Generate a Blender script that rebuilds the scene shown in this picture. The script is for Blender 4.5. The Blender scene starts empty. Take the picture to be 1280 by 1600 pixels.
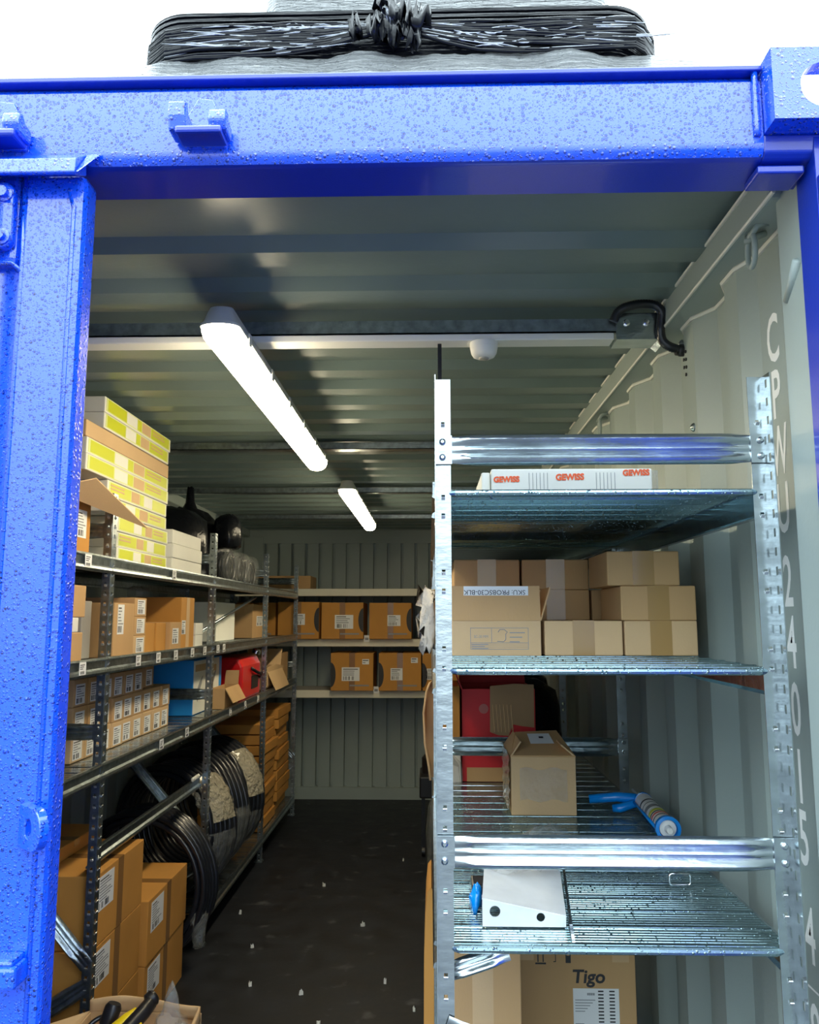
import bpy, math, random
from mathutils import Vector, Matrix
S = bpy.context.scene
COL = S.collection
PI = math.pi
random.seed(7)

# ---------------------------------------------------------------- camera, sky, exposure
cam_d = bpy.data.cameras.new('camera'); cam = bpy.data.objects.new('camera', cam_d); COL.objects.link(cam)
cam_d.sensor_fit = 'VERTICAL'; cam_d.sensor_height = 32.0; cam_d.lens = 1237.0 / 1600.0 * 32.0
cam_d.clip_start = 0.02; cam_d.clip_end = 200
cam.location = (0, 0, 1.57)
cam.rotation_euler = (PI / 2 + math.atan(165 / 1237.), 0, math.atan(32 / 1237.))
S.camera = cam
W = bpy.data.worlds.new('overcast_sky'); S.world = W; W.use_nodes = True
bg = W.node_tree.nodes['Background']; bg.inputs[0].default_value = (0.80, 0.94, 1.0, 1)
# overcast dome: the zenith is about three times as bright as the horizon
_n = W.node_tree.nodes; _l = W.node_tree.links
_tc = _n.new('ShaderNodeTexCoord'); _sx = _n.new('ShaderNodeSeparateXYZ'); _mr = _n.new('ShaderNodeMapRange')
_l.new(_tc.outputs['Generated'], _sx.inputs[0]); _l.new(_sx.outputs[2], _mr.inputs[0])
_mr.inputs[1].default_value = 0; _mr.inputs[2].default_value = 1; _mr.inputs[3].default_value = .85; _mr.inputs[4].default_value = 4.8
_l.new(_mr.outputs[0], bg.inputs[1])
S.view_settings.view_transform = 'Standard'; S.view_settings.look = 'None'
S.view_settings.gamma = 1.0; S.view_settings.use_curve_mapping = False
S.view_settings.exposure = 0.85
LAMP = 19.0

# ---------------------------------------------------------------- materials
MATS = {}
def nmat(name):
    m = bpy.data.materials.new(name); m.use_nodes = True; MATS[name] = m
    return m, m.node_tree.nodes, m.node_tree.links, m.node_tree.nodes['Principled BSDF']
def mat(name, col, rough=.6, metal=0, noise=0, nscale=8, bump=0, bscale=60, coat=0, emit=None, trans=0, alpha=1, stretch=(1, 1, 1), spec=.5):
    m, N, L, P = nmat(name)
    P.inputs['Base Color'].default_value = (*col, 1); P.inputs['Roughness'].default_value = rough
    P.inputs['Metallic'].default_value = metal; P.inputs['Coat Weight'].default_value = coat
    P.inputs['Coat Roughness'].default_value = .08; P.inputs['Specular IOR Level'].default_value = spec
    P.inputs['Transmission Weight'].default_value = trans; P.inputs['Alpha'].default_value = alpha
    if emit: P.inputs['Emission Color'].default_value = (*emit[0], 1); P.inputs['Emission Strength'].default_value = emit[1]
    if noise or bump:
        tc = N.new('ShaderNodeTexCoord'); mp = N.new('ShaderNodeMapping'); L.new(tc.outputs['Object'], mp.inputs[0])
        mp.inputs['Scale'].default_value = stretch
    if noise:
        n = N.new('ShaderNodeTexNoise'); n.inputs['Scale'].default_value = nscale; n.inputs['Detail'].default_value = 6
        L.new(mp.outputs[0], n.inputs['Vector'])
        r = N.new('ShaderNodeMapRange'); r.inputs[1].default_value = .3; r.inputs[2].default_value = .7
        r.inputs[3].default_value = 1 - noise; r.inputs[4].default_value = 1 + noise; L.new(n.outputs[0], r.inputs[0])
        x = N.new('ShaderNodeVectorMath'); x.operation = 'SCALE'; x.inputs[0].default_value = col; L.new(r.outputs[0], x.inputs['Scale'])
        L.new(x.outputs[0], P.inputs['Base Color'])
    if bump:
        n2 = N.new('ShaderNodeTexNoise'); n2.inputs['Scale'].default_value = bscale; n2.inputs['Detail'].default_value = 4
        L.new(mp.outputs[0], n2.inputs['Vector'])
        b = N.new('ShaderNodeBump'); b.inputs['Strength'].default_value = bump; b.inputs['Distance'].default_value = .01
        L.new(n2.outputs[0], b.inputs['Height']); L.new(b.outputs[0], P.inputs['Normal'])
    return m

def droplet_mat(name, col, rough, scale=115, metal=0, strength=.9, thr=.34, coat=0, film=False):
    m, N, L, P = nmat(name)
    P.inputs['Base Color'].default_value = (*col, 1); P.inputs['Metallic'].default_value = metal
    P.inputs['Coat Weight'].default_value = coat; P.inputs['Coat Roughness'].default_value = .10; P.inputs['Coat IOR'].default_value = 1.7
    tc = N.new('ShaderNodeTexCoord')
    hs = []
    for sc, dist in ((scale, .005), (scale * 2.1, .0022)):
        v = N.new('ShaderNodeTexVoronoi'); v.inputs['Scale'].default_value = sc; v.inputs['Randomness'].default_value = 1
        L.new(tc.outputs['Object'], v.inputs['Vector'])
        sp = N.new('ShaderNodeSeparateColor'); L.new(v.outputs['Color'], sp.inputs[0])
        rr = N.new('ShaderNodeMapRange'); L.new(sp.outputs[0], rr.inputs[0]); rr.inputs[1].default_value = .05; rr.inputs[2].default_value = 1
        rr.inputs[3].default_value = 0.06; rr.inputs[4].default_value = thr
        h = N.new('ShaderNodeMapRange'); h.interpolation_type = 'SMOOTHSTEP'
        L.new(v.outputs['Distance'], h.inputs[0]); h.inputs[1].default_value = 0; L.new(rr.outputs[0], h.inputs[2])
        h.inputs[3].default_value = 1; h.inputs[4].default_value = 0
        hs.append((h, dist))
    b1 = N.new('ShaderNodeBump'); b1.inputs['Strength'].default_value = strength; b1.inputs['Distance'].default_value = hs[0][1]
    L.new(hs[0][0].outputs[0], b1.inputs['Height'])
    b2 = N.new('ShaderNodeBump'); b2.inputs['Strength'].default_value = strength; b2.inputs['Distance'].default_value = hs[1][1]
    L.new(hs[1][0].outputs[0], b2.inputs['Height']); L.new(b1.outputs[0], b2.inputs['Normal'])
    last = b2
    if film:
        mp = N.new('ShaderNodeMapping'); mp.inputs['Scale'].default_value = (3, 3, 26); L.new(tc.outputs['Object'], mp.inputs[0])
        n = N.new('ShaderNodeTexNoise'); n.inputs['Scale'].default_value = 3.5; n.inputs['Detail'].default_value = 7; n.inputs['Distortion'].default_value = 1.2
        L.new(mp.outputs[0], n.inputs['Vector'])
        b3 = N.new('ShaderNodeBump'); b3.inputs['Strength'].default_value = 1; b3.inputs['Distance'].default_value = .03
        L.new(n.outputs[0], b3.inputs['Height']); L.new(b2.outputs[0], b3.inputs['Normal']); last = b3
    L.new(last.outputs[0], P.inputs['Normal'])
    # water makes the drop smoother than the paint
    mx = N.new('ShaderNodeMapRange'); L.new(hs[0][0].outputs[0], mx.inputs[0]); mx.inputs[1].default_value = 0; mx.inputs[2].default_value = .2
    mx.inputs[3].default_value = rough; mx.inputs[4].default_value = .06
    L.new(mx.outputs[0], P.inputs['Roughness'])
    return m

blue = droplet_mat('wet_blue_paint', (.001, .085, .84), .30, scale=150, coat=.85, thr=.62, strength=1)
blue_dry_shaded = mat('shaded_blue_paint', (.004, .03, .42), .3, coat=.6, bump=.05, bscale=300)  # drop-free blue with shade mixed into its base colour
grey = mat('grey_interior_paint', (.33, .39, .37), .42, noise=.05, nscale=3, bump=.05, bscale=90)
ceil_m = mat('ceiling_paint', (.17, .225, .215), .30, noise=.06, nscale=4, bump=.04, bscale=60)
stencil = mat('white_stencil_paint', (.95, .95, .92), .6)
bead = mat('sealant', (.70, .70, .64), .5)
cream = mat('cream_beam_paint', (.80, .76, .62), .45)
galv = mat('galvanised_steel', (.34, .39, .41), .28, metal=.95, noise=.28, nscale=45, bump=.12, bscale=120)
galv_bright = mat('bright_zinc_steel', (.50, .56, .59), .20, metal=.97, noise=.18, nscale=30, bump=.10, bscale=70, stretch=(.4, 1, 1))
galv_wet = droplet_mat('wet_zinc_steel', (.26, .37, .40), .22, metal=.95, scale=150, strength=.5, thr=.4)
zinc_plate = mat('fresh_zinc_plate', (.80, .82, .83), .45, metal=.3, noise=.06, nscale=20)
hole_m = mat('punched_edge', (.85, .88, .9), .3, metal=.8)
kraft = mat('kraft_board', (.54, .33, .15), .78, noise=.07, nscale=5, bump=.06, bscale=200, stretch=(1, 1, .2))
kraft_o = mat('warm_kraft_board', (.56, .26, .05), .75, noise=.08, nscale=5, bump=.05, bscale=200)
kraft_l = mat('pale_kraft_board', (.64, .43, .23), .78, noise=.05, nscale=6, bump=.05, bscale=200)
kraft_in = mat('board_inside', (.42, .27, .14), .85, noise=.08)
board_w = mat('white_board', (.80, .79, .72), .6, noise=.03)
board_g = mat('grey_board', (.42, .40, .36), .75, noise=.05)
tape_m = mat('brown_tape', (.42, .25, .09), .22, coat=.3)
tape_d = mat('dark_brown_tape', (.30, .15, .05), .25, coat=.3)
white_l = mat('label_paper', (.84, .85, .86), .5)
ink = mat('black_ink', (.03, .03, .035), .6)
ink_g = mat('grey_ink', (.28, .29, .31), .6)
green_l = mat('lime_green_print', (.60, .64, .01), .45)
green_t = mat('pale_lime_print', (.72, .78, .30), .5)
orange_t = mat('red_orange_print', (.85, .12, .03), .5)
red_m = mat('red_plastic', (.70, .008, .012), .28, coat=.3)
red_c = mat('red_board', (.62, .012, .02), .55, noise=.08)
cyan_c = mat('blue_board', (.01, .27, .72), .5, noise=.05)
cyan_p = mat('blue_tool_plastic', (.0, .25, .80), .25, coat=.4)
black_p = mat('black_plastic', (.012, .012, .015), .35)
black_r = mat('black_conduit_plastic', (.012, .014, .02), .28, coat=.2)
yellow_p = mat('yellow_plastic', (.85, .62, .01), .35)
white_p = mat('white_plastic', (.84, .84, .82), .4)
chrome = mat('chrome', (.9, .9, .92), .08, metal=1)
lamp_h = mat('lamp_housing', (.55, .56, .53), .45)
lamp_e = mat('lamp_diffuser', (.9, .9, .85), .4, emit=((1.0, .86, .58), LAMP))
def film_mat(name, col, alpha, rough=.12, bscale=22):
    m = mat(name, col, rough, bump=1.0, bscale=bscale, alpha=alpha, coat=.6)
    [n for n in m.node_tree.nodes if n.type == 'BUMP'][0].inputs['Distance'].default_value = .04
    return m
film = film_mat('clear_film', (.60, .62, .60), .24)
film_d = film_mat('crinkled_tape_film', (.50, .45, .34), .9, .22, 40)
film_thin = film_mat('thin_clear_film', (.5, .52, .50), .13)
black_f = mat('black_film', (.006, .007, .010), .22, bump=1, bscale=9, spec=.25)
film_highlight = mat('painted_film_highlight', (.55, .58, .60), .3, bump=.5)  # pale colour painted in as highlights on the black film
black_film = mat('wet_black_film', (.005, .006, .009), .25, bump=.6, bscale=14, stretch=(.5, .5, 8), spec=.2)
grey_film = droplet_mat('wet_grey_film', (.17, .18, .185), .2, scale=80, strength=1, film=True)
asphalt = mat('asphalt', (.035, .038, .045), .5, noise=.2, nscale=30, bump=.3, bscale=200)
foam = mat('white_foam', (.86, .85, .78), .8)

def floor_mat():
    m, N, L, P = nmat('dark_floor_board')
    tc = N.new('ShaderNodeTexCoord')
    n = N.new('ShaderNodeTexNoise'); n.inputs['Scale'].default_value = 7; n.inputs['Detail'].default_value = 10; n.inputs['Roughness'].default_value = .7
    L.new(tc.outputs['Object'], n.inputs['Vector'])
    cr = N.new('ShaderNodeValToRGB'); cr.color_ramp.elements[0].position = .35; cr.color_ramp.elements[0].color = (.002, .0025, .005, 1)
    cr.color_ramp.elements[1].position = .75; cr.color_ramp.elements[1].color = (.012, .016, .026, 1)
    L.new(n.outputs[0], cr.inputs[0])
    mp = N.new('ShaderNodeMapping'); mp.inputs['Scale'].default_value = (.9, 14, 1); L.new(tc.outputs['Object'], mp.inputs[0])
    n2 = N.new('ShaderNodeTexNoise'); n2.inputs['Scale'].default_value = 9; n2.inputs['Detail'].default_value = 8; L.new(tc.outputs['Object'], n2.inputs['Vector'])
    c2 = N.new('ShaderNodeValToRGB'); c2.color_ramp.elements[0].position = .62; c2.color_ramp.elements[0].color = (0, 0, 0, 1)
    c2.color_ramp.elements[1].position = .8; c2.color_ramp.elements[1].color = (.24, .25, .27, 1)
    L.new(n2.outputs[0], c2.inputs[0])
    ad = N.new('ShaderNodeMix'); ad.data_type = 'RGBA'; ad.blend_type = 'ADD'; ad.inputs[0].default_value = .35
    L.new(cr.outputs[0], ad.inputs[6]); L.new(c2.outputs[0], ad.inputs[7]); L.new(ad.outputs[2], P.inputs['Base Color'])
    r = N.new('ShaderNodeMapRange'); L.new(n.outputs[0], r.inputs[0]); r.inputs[3].default_value = .35; r.inputs[4].default_value = .75
    L.new(r.outputs[0], P.inputs['Roughness'])
    b = N.new('ShaderNodeBump'); b.inputs['Strength'].default_value = .25; b.inputs['Distance'].default_value = .01
    L.new(n2.outputs[0], b.inputs['Height']); L.new(b.outputs[0], P.inputs['Normal'])
    return m
floor_m = floor_mat()

# ---------------------------------------------------------------- mesh helpers
class MB:
    def __init__(s): s.v = []; s.f = []; s.m = []
    def add(s, vs, fs, m=0):
        o = len(s.v); s.v += [tuple(v) for v in vs]; s.f += [tuple(i + o for i in f) for f in fs]; s.m += [m] * len(fs); return s
    def box(s, x0, x1, y0, y1, z0, z1, m=0, T=None):
        v = [(x, y, z) for z in (z0, z1) for y in (y0, y1) for x in (x0, x1)]
        if T: v = [T @ Vector(p) for p in v]
        return s.add(v, [(0, 2, 3, 1), (4, 5, 7, 6), (0, 1, 5, 4), (2, 6, 7, 3), (0, 4, 6, 2), (1, 3, 7, 5)], m)
    def prism(s, pts, axis, a, b, m=0, close=True):
        # pts: 2D outline, extruded along axis ('x','y','z') from a to b
        def P(p, t): return {'x': (t, p[0], p[1]), 'y': (p[0], t, p[1]), 'z': (p[0], p[1], t)}[axis]
        n = len(pts); v = [P(p, a) for p in pts] + [P(p, b) for p in pts]
        f = [(i, (i + 1) % n, n + (i + 1) % n, n + i) for i in range(n if close else n - 1)]
        if close: f += [tuple(range(n))[::-1], tuple(range(n, 2 * n))]
        return s.add(v, f, m)
    def tube(s, pts, r, n=8, m=0, caps=True, closed=False):
        pts = [Vector(p) for p in pts]; R = r if isinstance(r, (list, tuple)) else [r] * len(pts)
        vs = []; k = len(pts); up = None
        for i, p in enumerate(pts):
            if closed: t = pts[(i + 1) % k] - pts[i - 1]
            else: t = pts[min(i + 1, k - 1)] - pts[max(i - 1, 0)]
            t.normalize()
            if up is None: up = Vector((0, 0, 1)) if abs(t.z) < .9 else Vector((1, 0, 0))
            a = t.cross(up); a.normalize(); b = a.cross(t); b.normalize(); up = b
            for j in range(n):
                an = 2 * PI * j / n; vs.append(p + (a * math.cos(an) + b * math.sin(an)) * R[i])
        fs = [(i * n + j, i * n + (j + 1) % n, ((i + 1) % k) * n + (j + 1) % n, ((i + 1) % k) * n + j) for i in range(k if closed else k - 1) for j in range(n)]
        if caps and not closed: fs += [tuple(range(n))[::-1], tuple(range((k - 1) * n, k * n))]
        return s.add(vs, fs, m)
    def lathe(s, prof, c, axis=(0, 0, 1), n=24, m=0):
        ax = Vector(axis).normalized(); a = ax.cross(Vector((0, 0, 1)) if abs(ax.z) < .9 else Vector((1, 0, 0))).normalized(); b = ax.cross(a)
        c = Vector(c); vs = []
        for r, h in prof:
            for j in range(n):
                t = 2 * PI * j / n; vs.append(c + ax * h + (a * math.cos(t) + b * math.sin(t)) * r)
        k = len(prof)
        fs = [(i * n + j, i * n + (j + 1) % n, (i + 1) * n + (j + 1) % n, (i + 1) * n + j) for i in range(k - 1) for j in range(n)]
        fs += [tuple(range(n))[::-1], tuple(range((k - 1) * n, k * n))]
        return s.add(vs, fs, m)
    def grid(s, fn, nu, nv, m=0):
        v = [fn(i / nu, j / nv) for j in range(nv + 1) for i in range(nu + 1)]
        f = [(j * (nu + 1) + i, j * (nu + 1) + i + 1, (j + 1) * (nu + 1) + i + 1, (j + 1) * (nu + 1) + i) for j in range(nv) for i in range(nu)]
        return s.add(v, f, m)
    def build(s, name, mats, parent=None, base=None, bevel=0, smooth=False, solid=0, subsurf=0, auto=False):
        if not isinstance(mats, (list, tuple)): mats = [mats]
        if parent is not None: base = Vector(parent['_b'])
        elif base is None: base = Vector((0, 0, 0))
        else: base = Vector(base)
        me = bpy.data.meshes.new(name)
        me.from_pydata([tuple(Vector(v) - base) for v in s.v], [], s.f)
        for mm in mats: me.materials.append(mm)
        me.polygons.foreach_set('material_index', s.m)
        if smooth or auto: me.polygons.foreach_set('use_smooth', [True] * len(s.f))
        me.update()
        o = bpy.data.objects.new(name, me); COL.objects.link(o)
        if auto: me.set_sharp_from_angle(angle=math.radians(38))
        if parent is not None: o.parent = parent; o['_b'] = tuple(base)
        else: o.location = base; o['_b'] = tuple(base)
        if solid:
            q = o.modifiers.new('solid', 'SOLIDIFY'); q.thickness = solid; q.offset = 0
        if bevel:
            q = o.modifiers.new('bevel', 'BEVEL'); q.width = bevel; q.segments = 2; q.limit_method = 'ANGLE'
        if subsurf:
            q = o.modifiers.new('sub', 'SUBSURF'); q.levels = subsurf; q.render_levels = subsurf
        return o
def tag(o, label, cat, group=None):
    o['label'] = label; o['category'] = cat
    if group: o['group'] = group
    return o
def struct(o): o['kind'] = 'structure'; return o
def empty(name, base, label, cat, group=None):
    o = bpy.data.objects.new(name, None); COL.objects.link(o); o.location = base; o['_b'] = tuple(base)
    o.empty_display_size = .05
    return tag(o, label, cat, group)
def text_mb(s, size, o, u, v, n, m=0, mb=None, bold=0, xs=1.0, shear=0):
    """lettering as mesh faces: origin o (centre), u = reading direction, v = up"""
    c = bpy.data.curves.new('lettering', 'FONT'); c.body = s; c.size = size; c.align_x = 'CENTER'; c.align_y = 'CENTER'; c.offset = bold; c.shear = shear
    c.resolution_u = 3
    t = bpy.data.objects.new('lettering', c); COL.objects.link(t)
    dg = bpy.context.evaluated_depsgraph_get(); me = bpy.data.meshes.new_from_object(t.evaluated_get(dg))
    o = Vector(o); u = Vector(u); v = Vector(v); n = Vector(n)
    mb = mb or MB()
    mb.add([o + u * p.co.x * xs + v * p.co.y + n * .0006 for p in me.vertices], [tuple(f.vertices) for f in me.polygons], m)
    bpy.data.objects.remove(t); bpy.data.curves.remove(c); bpy.data.meshes.remove(me)
    return mb
FR = {'x': ((0, 1, 0), (0, 0, 1), (1, 0, 0)), 'y': ((1, 0, 0), (0, 0, 1), (0, -1, 0)), 't': ((1, 0, 0), (0, 1, 0), (0, 0, 1)), 'w': ((0, -1, 0), (0, 0, 1), (-1, 0, 0))}
def rect(mb, face, o, u0, u1, v0, v1, off, m=0):
    U, V, Nn = [Vector(q) for q in FR[face]]; o = Vector(o)
    th = .0008
    a = [o + U * p + V * q + Nn * off for p, q in ((u0, v0), (u1, v0), (u1, v1), (u0, v1))]
    b = [p - Nn * th for p in a]
    mb.add(a + b, [(0, 1, 2, 3), (7, 6, 5, 4), (0, 4, 5, 1), (1, 5, 6, 2), (2, 6, 7, 3), (3, 7, 4, 0)], m)
def sticker(parent, face, o, u0, u1, v0, v1, rows=6, name='shipping_label', barcode=True, rnd=None):
    r = rnd or random.Random(int(abs(u0 + o[1]) * 1000) + int(abs(v0 + o[2]) * 977))
    mb = MB(); rect(mb, face, o, u0, u1, v0, v1, .0012, 0)
    w = u1 - u0; h = v1 - v0; mx = w * .08; y = v1 - h * .08; step = h * .84 / (rows + (2 if barcode else 0))
    for i in range(rows):
        l = r.uniform(.4, 1) * (w - 2 * mx); rect(mb, face, o, u0 + mx, u0 + mx + l, y - step * .62, y - step * .2, .0016, 1 if i else 2); y -= step
    if barcode:
        n = 14; bw = (w * .62) / n
        for i in range(n):
            if r.random() < .75: rect(mb, face, o, u0 + mx + i * bw, u0 + mx + i * bw + bw * r.uniform(.3, .8), v0 + h * .06, y - step * .1, .0016, 2)
    return mb.build(name, [white_l, ink_g, ink], parent)

def crumple(mb, c, ax, segs, n=20, seed=0, jit=.012, m=0):
    """puckered bag: ellipsoid-like loft. c centre of base, segs = list of (z, rx, ry)"""
    rr = random.Random(seed); V = []; ph = [rr.uniform(0, 6.28) for _ in range(4)]
    for z, rx, ry in segs:
        for j in range(n):
            a = 2 * PI * j / n; k = 1 + jit * (math.sin(3 * a + ph[0]) + .7 * math.sin(7 * a + ph[1] + z * 20) + .5 * math.sin(11 * a + ph[2])) + rr.uniform(-jit, jit) * .6
            V.append((c[0] + rx * k * math.cos(a), c[1] + ry * k * math.sin(a), c[2] + z + rr.uniform(-jit, jit) * .12))
    k = len(segs); mb.add(V, [(i * n + j, i * n + (j + 1) % n, (i + 1) * n + (j + 1) % n, (i + 1) * n + j) for i in range(k - 1) for j in range(n)] + [tuple(range(n))[::-1], tuple(range((k - 1) * n, k * n))], m)
def carton(name, label, cat, group, b, m=None, face='x', tape=True, lab=None, tape_mat=None, rz=0, flute=0, seam=True, z_drop=0):
    """closed carton: b=(x0,x1,y0,y1,z0,z1); lab = (u0,u1,v0,v1) fractions on the visible face"""
    m = m or kraft; x0, x1, y0, y1, z0, z1 = b
    base = ((x0 + x1) / 2, (y0 + y1) / 2, z0)
    mb = MB(); mb.box(x0, x1, y0, y1, z0, z1)
    # fold seam of the top flaps as a thin recessed line pair
    o = mb.build(name, m, None, base, bevel=.003)
    tag(o, label, cat, group)
    tm = tape_mat or tape_m
    cx, cy = (x0 + x1) / 2, (y0 + y1) / 2
    if tape:
        t = MB(); tw = min(.024, .16 * min(x1 - x0, y1 - y0) + .006)
        if tape == 'v' or face == 'x':
            rect(t, 't', (0, 0, z1), x0 + .001, x1, cy - tw, cy + tw, .0008)
            d = min(.06, (z1 - z0) * .45)
            rect(t, 'x', (x1, 0, 0), cy - tw, cy + tw, z1 - d, z1, .0008)
            if tape == 'v': rect(t, 'x', (x1, 0, 0), cy - tw, cy + tw, z0, z1, .0009)
        if face == 'y':
            rect(t, 't', (0, 0, z1), cx - tw, cx + tw, y0, y1, .0008)
            rect(t, 'y', (0, y0, 0), cx - tw, cx + tw, z0 + .001, z1, .0008)
        t.build('tape', tm, o)
    if lab:
        u0, u1, v0, v1 = lab[:4]
        if face == 'x': sticker(o, 'x', (x1, 0, 0), y0 + u0 * (y1 - y0), y0 + u1 * (y1 - y0), z0 + v0 * (z1 - z0), z0 + v1 * (z1 - z0), rows=lab[4] if len(lab) > 4 else 5)
        else: sticker(o, 'y', (0, y0, 0), x0 + u0 * (x1 - x0), x0 + u1 * (x1 - x0), z0 + v0 * (z1 - z0), z0 + v1 * (z1 - z0), rows=lab[4] if len(lab) > 4 else 5)
    if rz: o.rotation_euler.z = rz
    return o
def open_carton(name, label, cat, group, b, m, flaps, th=.004):
    """open carton: four walls, floor, flaps = list of (side, length, angle from vertical outward in degrees)"""
    x0, x1, y0, y1, z0, z1 = b; mb = MB()
    mb.box(x0, x1, y0, y0 + th, z0, z1); mb.box(x0, x1, y1 - th, y1, z0, z1)
    mb.box(x0, x0 + th, y0 + th, y1 - th, z0, z1); mb.box(x1 - th, x1, y0 + th, y1 - th, z0, z1); mb.box(x0 + th, x1 - th, y0 + th, y1 - th, z0, z0 + th)
    o = mb.build(name, m, None, ((x0 + x1) / 2, (y0 + y1) / 2, z0), bevel=.001); tag(o, label, cat, group)
    for sd, l, ang in flaps:
        a = math.radians(ang); s_, c_ = math.sin(a) * l, math.cos(a) * l; f = MB()
        if sd == 'x+': e = [(x1, y0, z1), (x1, y1, z1)]; d = Vector((s_, 0, c_))
        if sd == 'x-': e = [(x0, y0, z1), (x0, y1, z1)]; d = Vector((-s_, 0, c_))
        if sd == 'y-': e = [(x0, y0, z1), (x1, y0, z1)]; d = Vector((0, -s_, c_))
        if sd == 'y+': e = [(x0, y1, z1), (x1, y1, z1)]; d = Vector((0, s_, c_))
        e = [Vector(q) for q in e]; k = (e[1] - e[0]) * .02
        f.add([e[0], e[1], e[1] + d - k, e[0] + d + k], [(0, 1, 2, 3)]); f.build('flap', m, o, solid=th)
    return o

# ---------------------------------------------------------------- setting: ground and container shell
XL, XR, YF, YB, H = -1.70, .66, 1.24, 7.18, 2.39
g = MB(); g.box(-30, 30, -30, 40, -.35, -.30); struct(g.build('ground', asphalt))
f = MB(); f.box(XL - .05, XR + .07, 1.20, YB + .02, -.06, 0); struct(f.build('floor', floor_m))
f = MB(); f.box(XL - .06, XR + .09, 1.17, 1.20, -.15, 0.0); f.box(XL - .06, XR + .09, 1.2, YB + .06, -.15, -.06); struct(f.build('trim_1', blue_dry_shaded))

def corr(y, ph=1.6, pit=.278):
    """depth of the wall corrugation: 0 = inner crest, 1 = outer trough"""
    t = (y - ph) % pit
    if t < .07: return 0
    if t < .138: return (t - .07) / .068
    if t < .21: return 1
    return 1 - (t - .21) / .068
def corr_breaks(y0, y1, ph=1.6, pit=.278):
    ys = {y0, y1}; k = math.floor((y0 - ph) / pit) - 1
    while ph + k * pit < y1:
        for t in (0, .07, .138, .21):
            q = ph + k * pit + t
            if y0 < q < y1: ys.add(round(q, 5))
        k += 1
    return sorted(ys)
# right wall: flat lettering zone near the door, then corrugation
pts = [(.665, 1.35), (.665, 1.545)] + [(.645 + .036 * corr(y), y) for y in corr_breaks(1.6, YB)]
def wallmesh(pts, z0, z1, th):
    mb = MB(); out = [(x, y) for x, y in pts]; back = [(x + th, y) for x, y in pts[::-1]]
    n = len(pts)
    v = [(x, y, z0) for x, y in pts] + [(x, y, z1) for x, y in pts] + [(x + th, y, z0) for x, y in pts] + [(x + th, y, z1) for x, y in pts]
    fs = []
    for i in range(n - 1):
        fs += [(i, i + 1, n + i + 1, n + i), (2 * n + i, 3 * n + i, 3 * n + i + 1, 2 * n + i + 1)]
    fs += [(0, n, 3 * n, 2 * n), (n - 1, 3 * n - 1, 4 * n - 1, 2 * n - 1)]
    mb.add(v, fs); return mb
struct(wallmesh(pts, 0, 2.34, .003).build('wall_right', grey))
ptl = [(XL - .036 * corr(y, 1.5), y) for y in corr_breaks(1.26, YB, 1.5)]
struct(wallmesh(ptl, 0, 2.36, -.003).build('wall_left', grey))
# back wall: corrugation along x, narrow dark recesses
mb = MB(); xs = []; x = XL - .04
row = []
while x < XR + .1:
    row += [(x, YB), (x + .100, YB), (x + .103, YB + .05), (x + .120, YB + .05), (x + .1235, YB)]; x += .125
row = [(x_, y_) for x_, y_ in row if x_ < XR + .12]
n = len(row)
mb.add([(a, b, 0.1) for a, b in row] + [(a, b, 2.24) for a, b in row], [(i, i + 1, n + i + 1, n + i) for i in range(n - 1)])
mb.box(XL - .05, XR + .1, YB + .055, YB + .07, -.1, 2.4)
mb.box(XL - .05, XR + .1, YB - .03, YB + .04, 0, .1); mb.box(XL - .05, XR + .1, YB - .015, YB + .04, 2.24, 2.40)
struct(mb.build('wall_back', grey))
mb = MB(); mb.box(XL, -1.52, YB - .02, YB, 0, 2.3); struct(mb.build('trim_5', grey, bevel=.004))
# ceiling: cross corrugation of the roof sheets, flat sheet by the header
prof = [(1.275, 2.385), (1.56, 2.385)]; y = 1.60
while y < YB:
    prof += [(y, 2.385), (y + .035, 2.362), (y + .105, 2.362), (y + .14, 2.385)]; y += .209
prof = [p for p in prof if p[0] <= YB + .02]
n = len(prof); mb = MB()
mb.add([(XL - .03, a, b) for a, b in prof] + [(XR - .03, a, b) for a, b in prof], [(i, n + i, n + i + 1, i + 1) for i in range(n - 1)])
mb.add([(XR - .03, a, 2.40) for a, b in (prof[0], prof[-1])] + [(XL - .06, a, 2.40) for a, b in (prof[0], prof[-1])], [(0, 1, 3, 2)])
mb.box(XR - .03, XR + .06, 1.34, YB, 2.384, 2.399)
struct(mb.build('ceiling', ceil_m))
mb = MB(); mb.box(.597, XR + .07, 1.32, YB, 2.300, 2.366); struct(mb.build('trim_2', grey, bevel=.008))      # top side rail, right
mb = MB(); mb.box(XL - .06, XL + .055, 1.25, YB, 2.300, 2.366); struct(mb.build('trim_3', grey, bevel=.008))
mb = MB(); mb.box(.617, .70, 1.235, 1.352, 0, 2.32); struct(mb.build('trim_4', grey, bevel=.014))             # inner rear post
# pale weld and sealant lines along the right rail
mb = MB(); mb.tube([(.597, 1.4, 2.366), (.597, YB, 2.366)], .004, 6); mb.tube([(.597, 1.3, 2.302), (.597, YB, 2.302)], .004, 6)
mb.tube([(x - .002, y, 2.296) for x, y in pts], .006, 6)
struct(mb.build('trim_6', bead))

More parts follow.
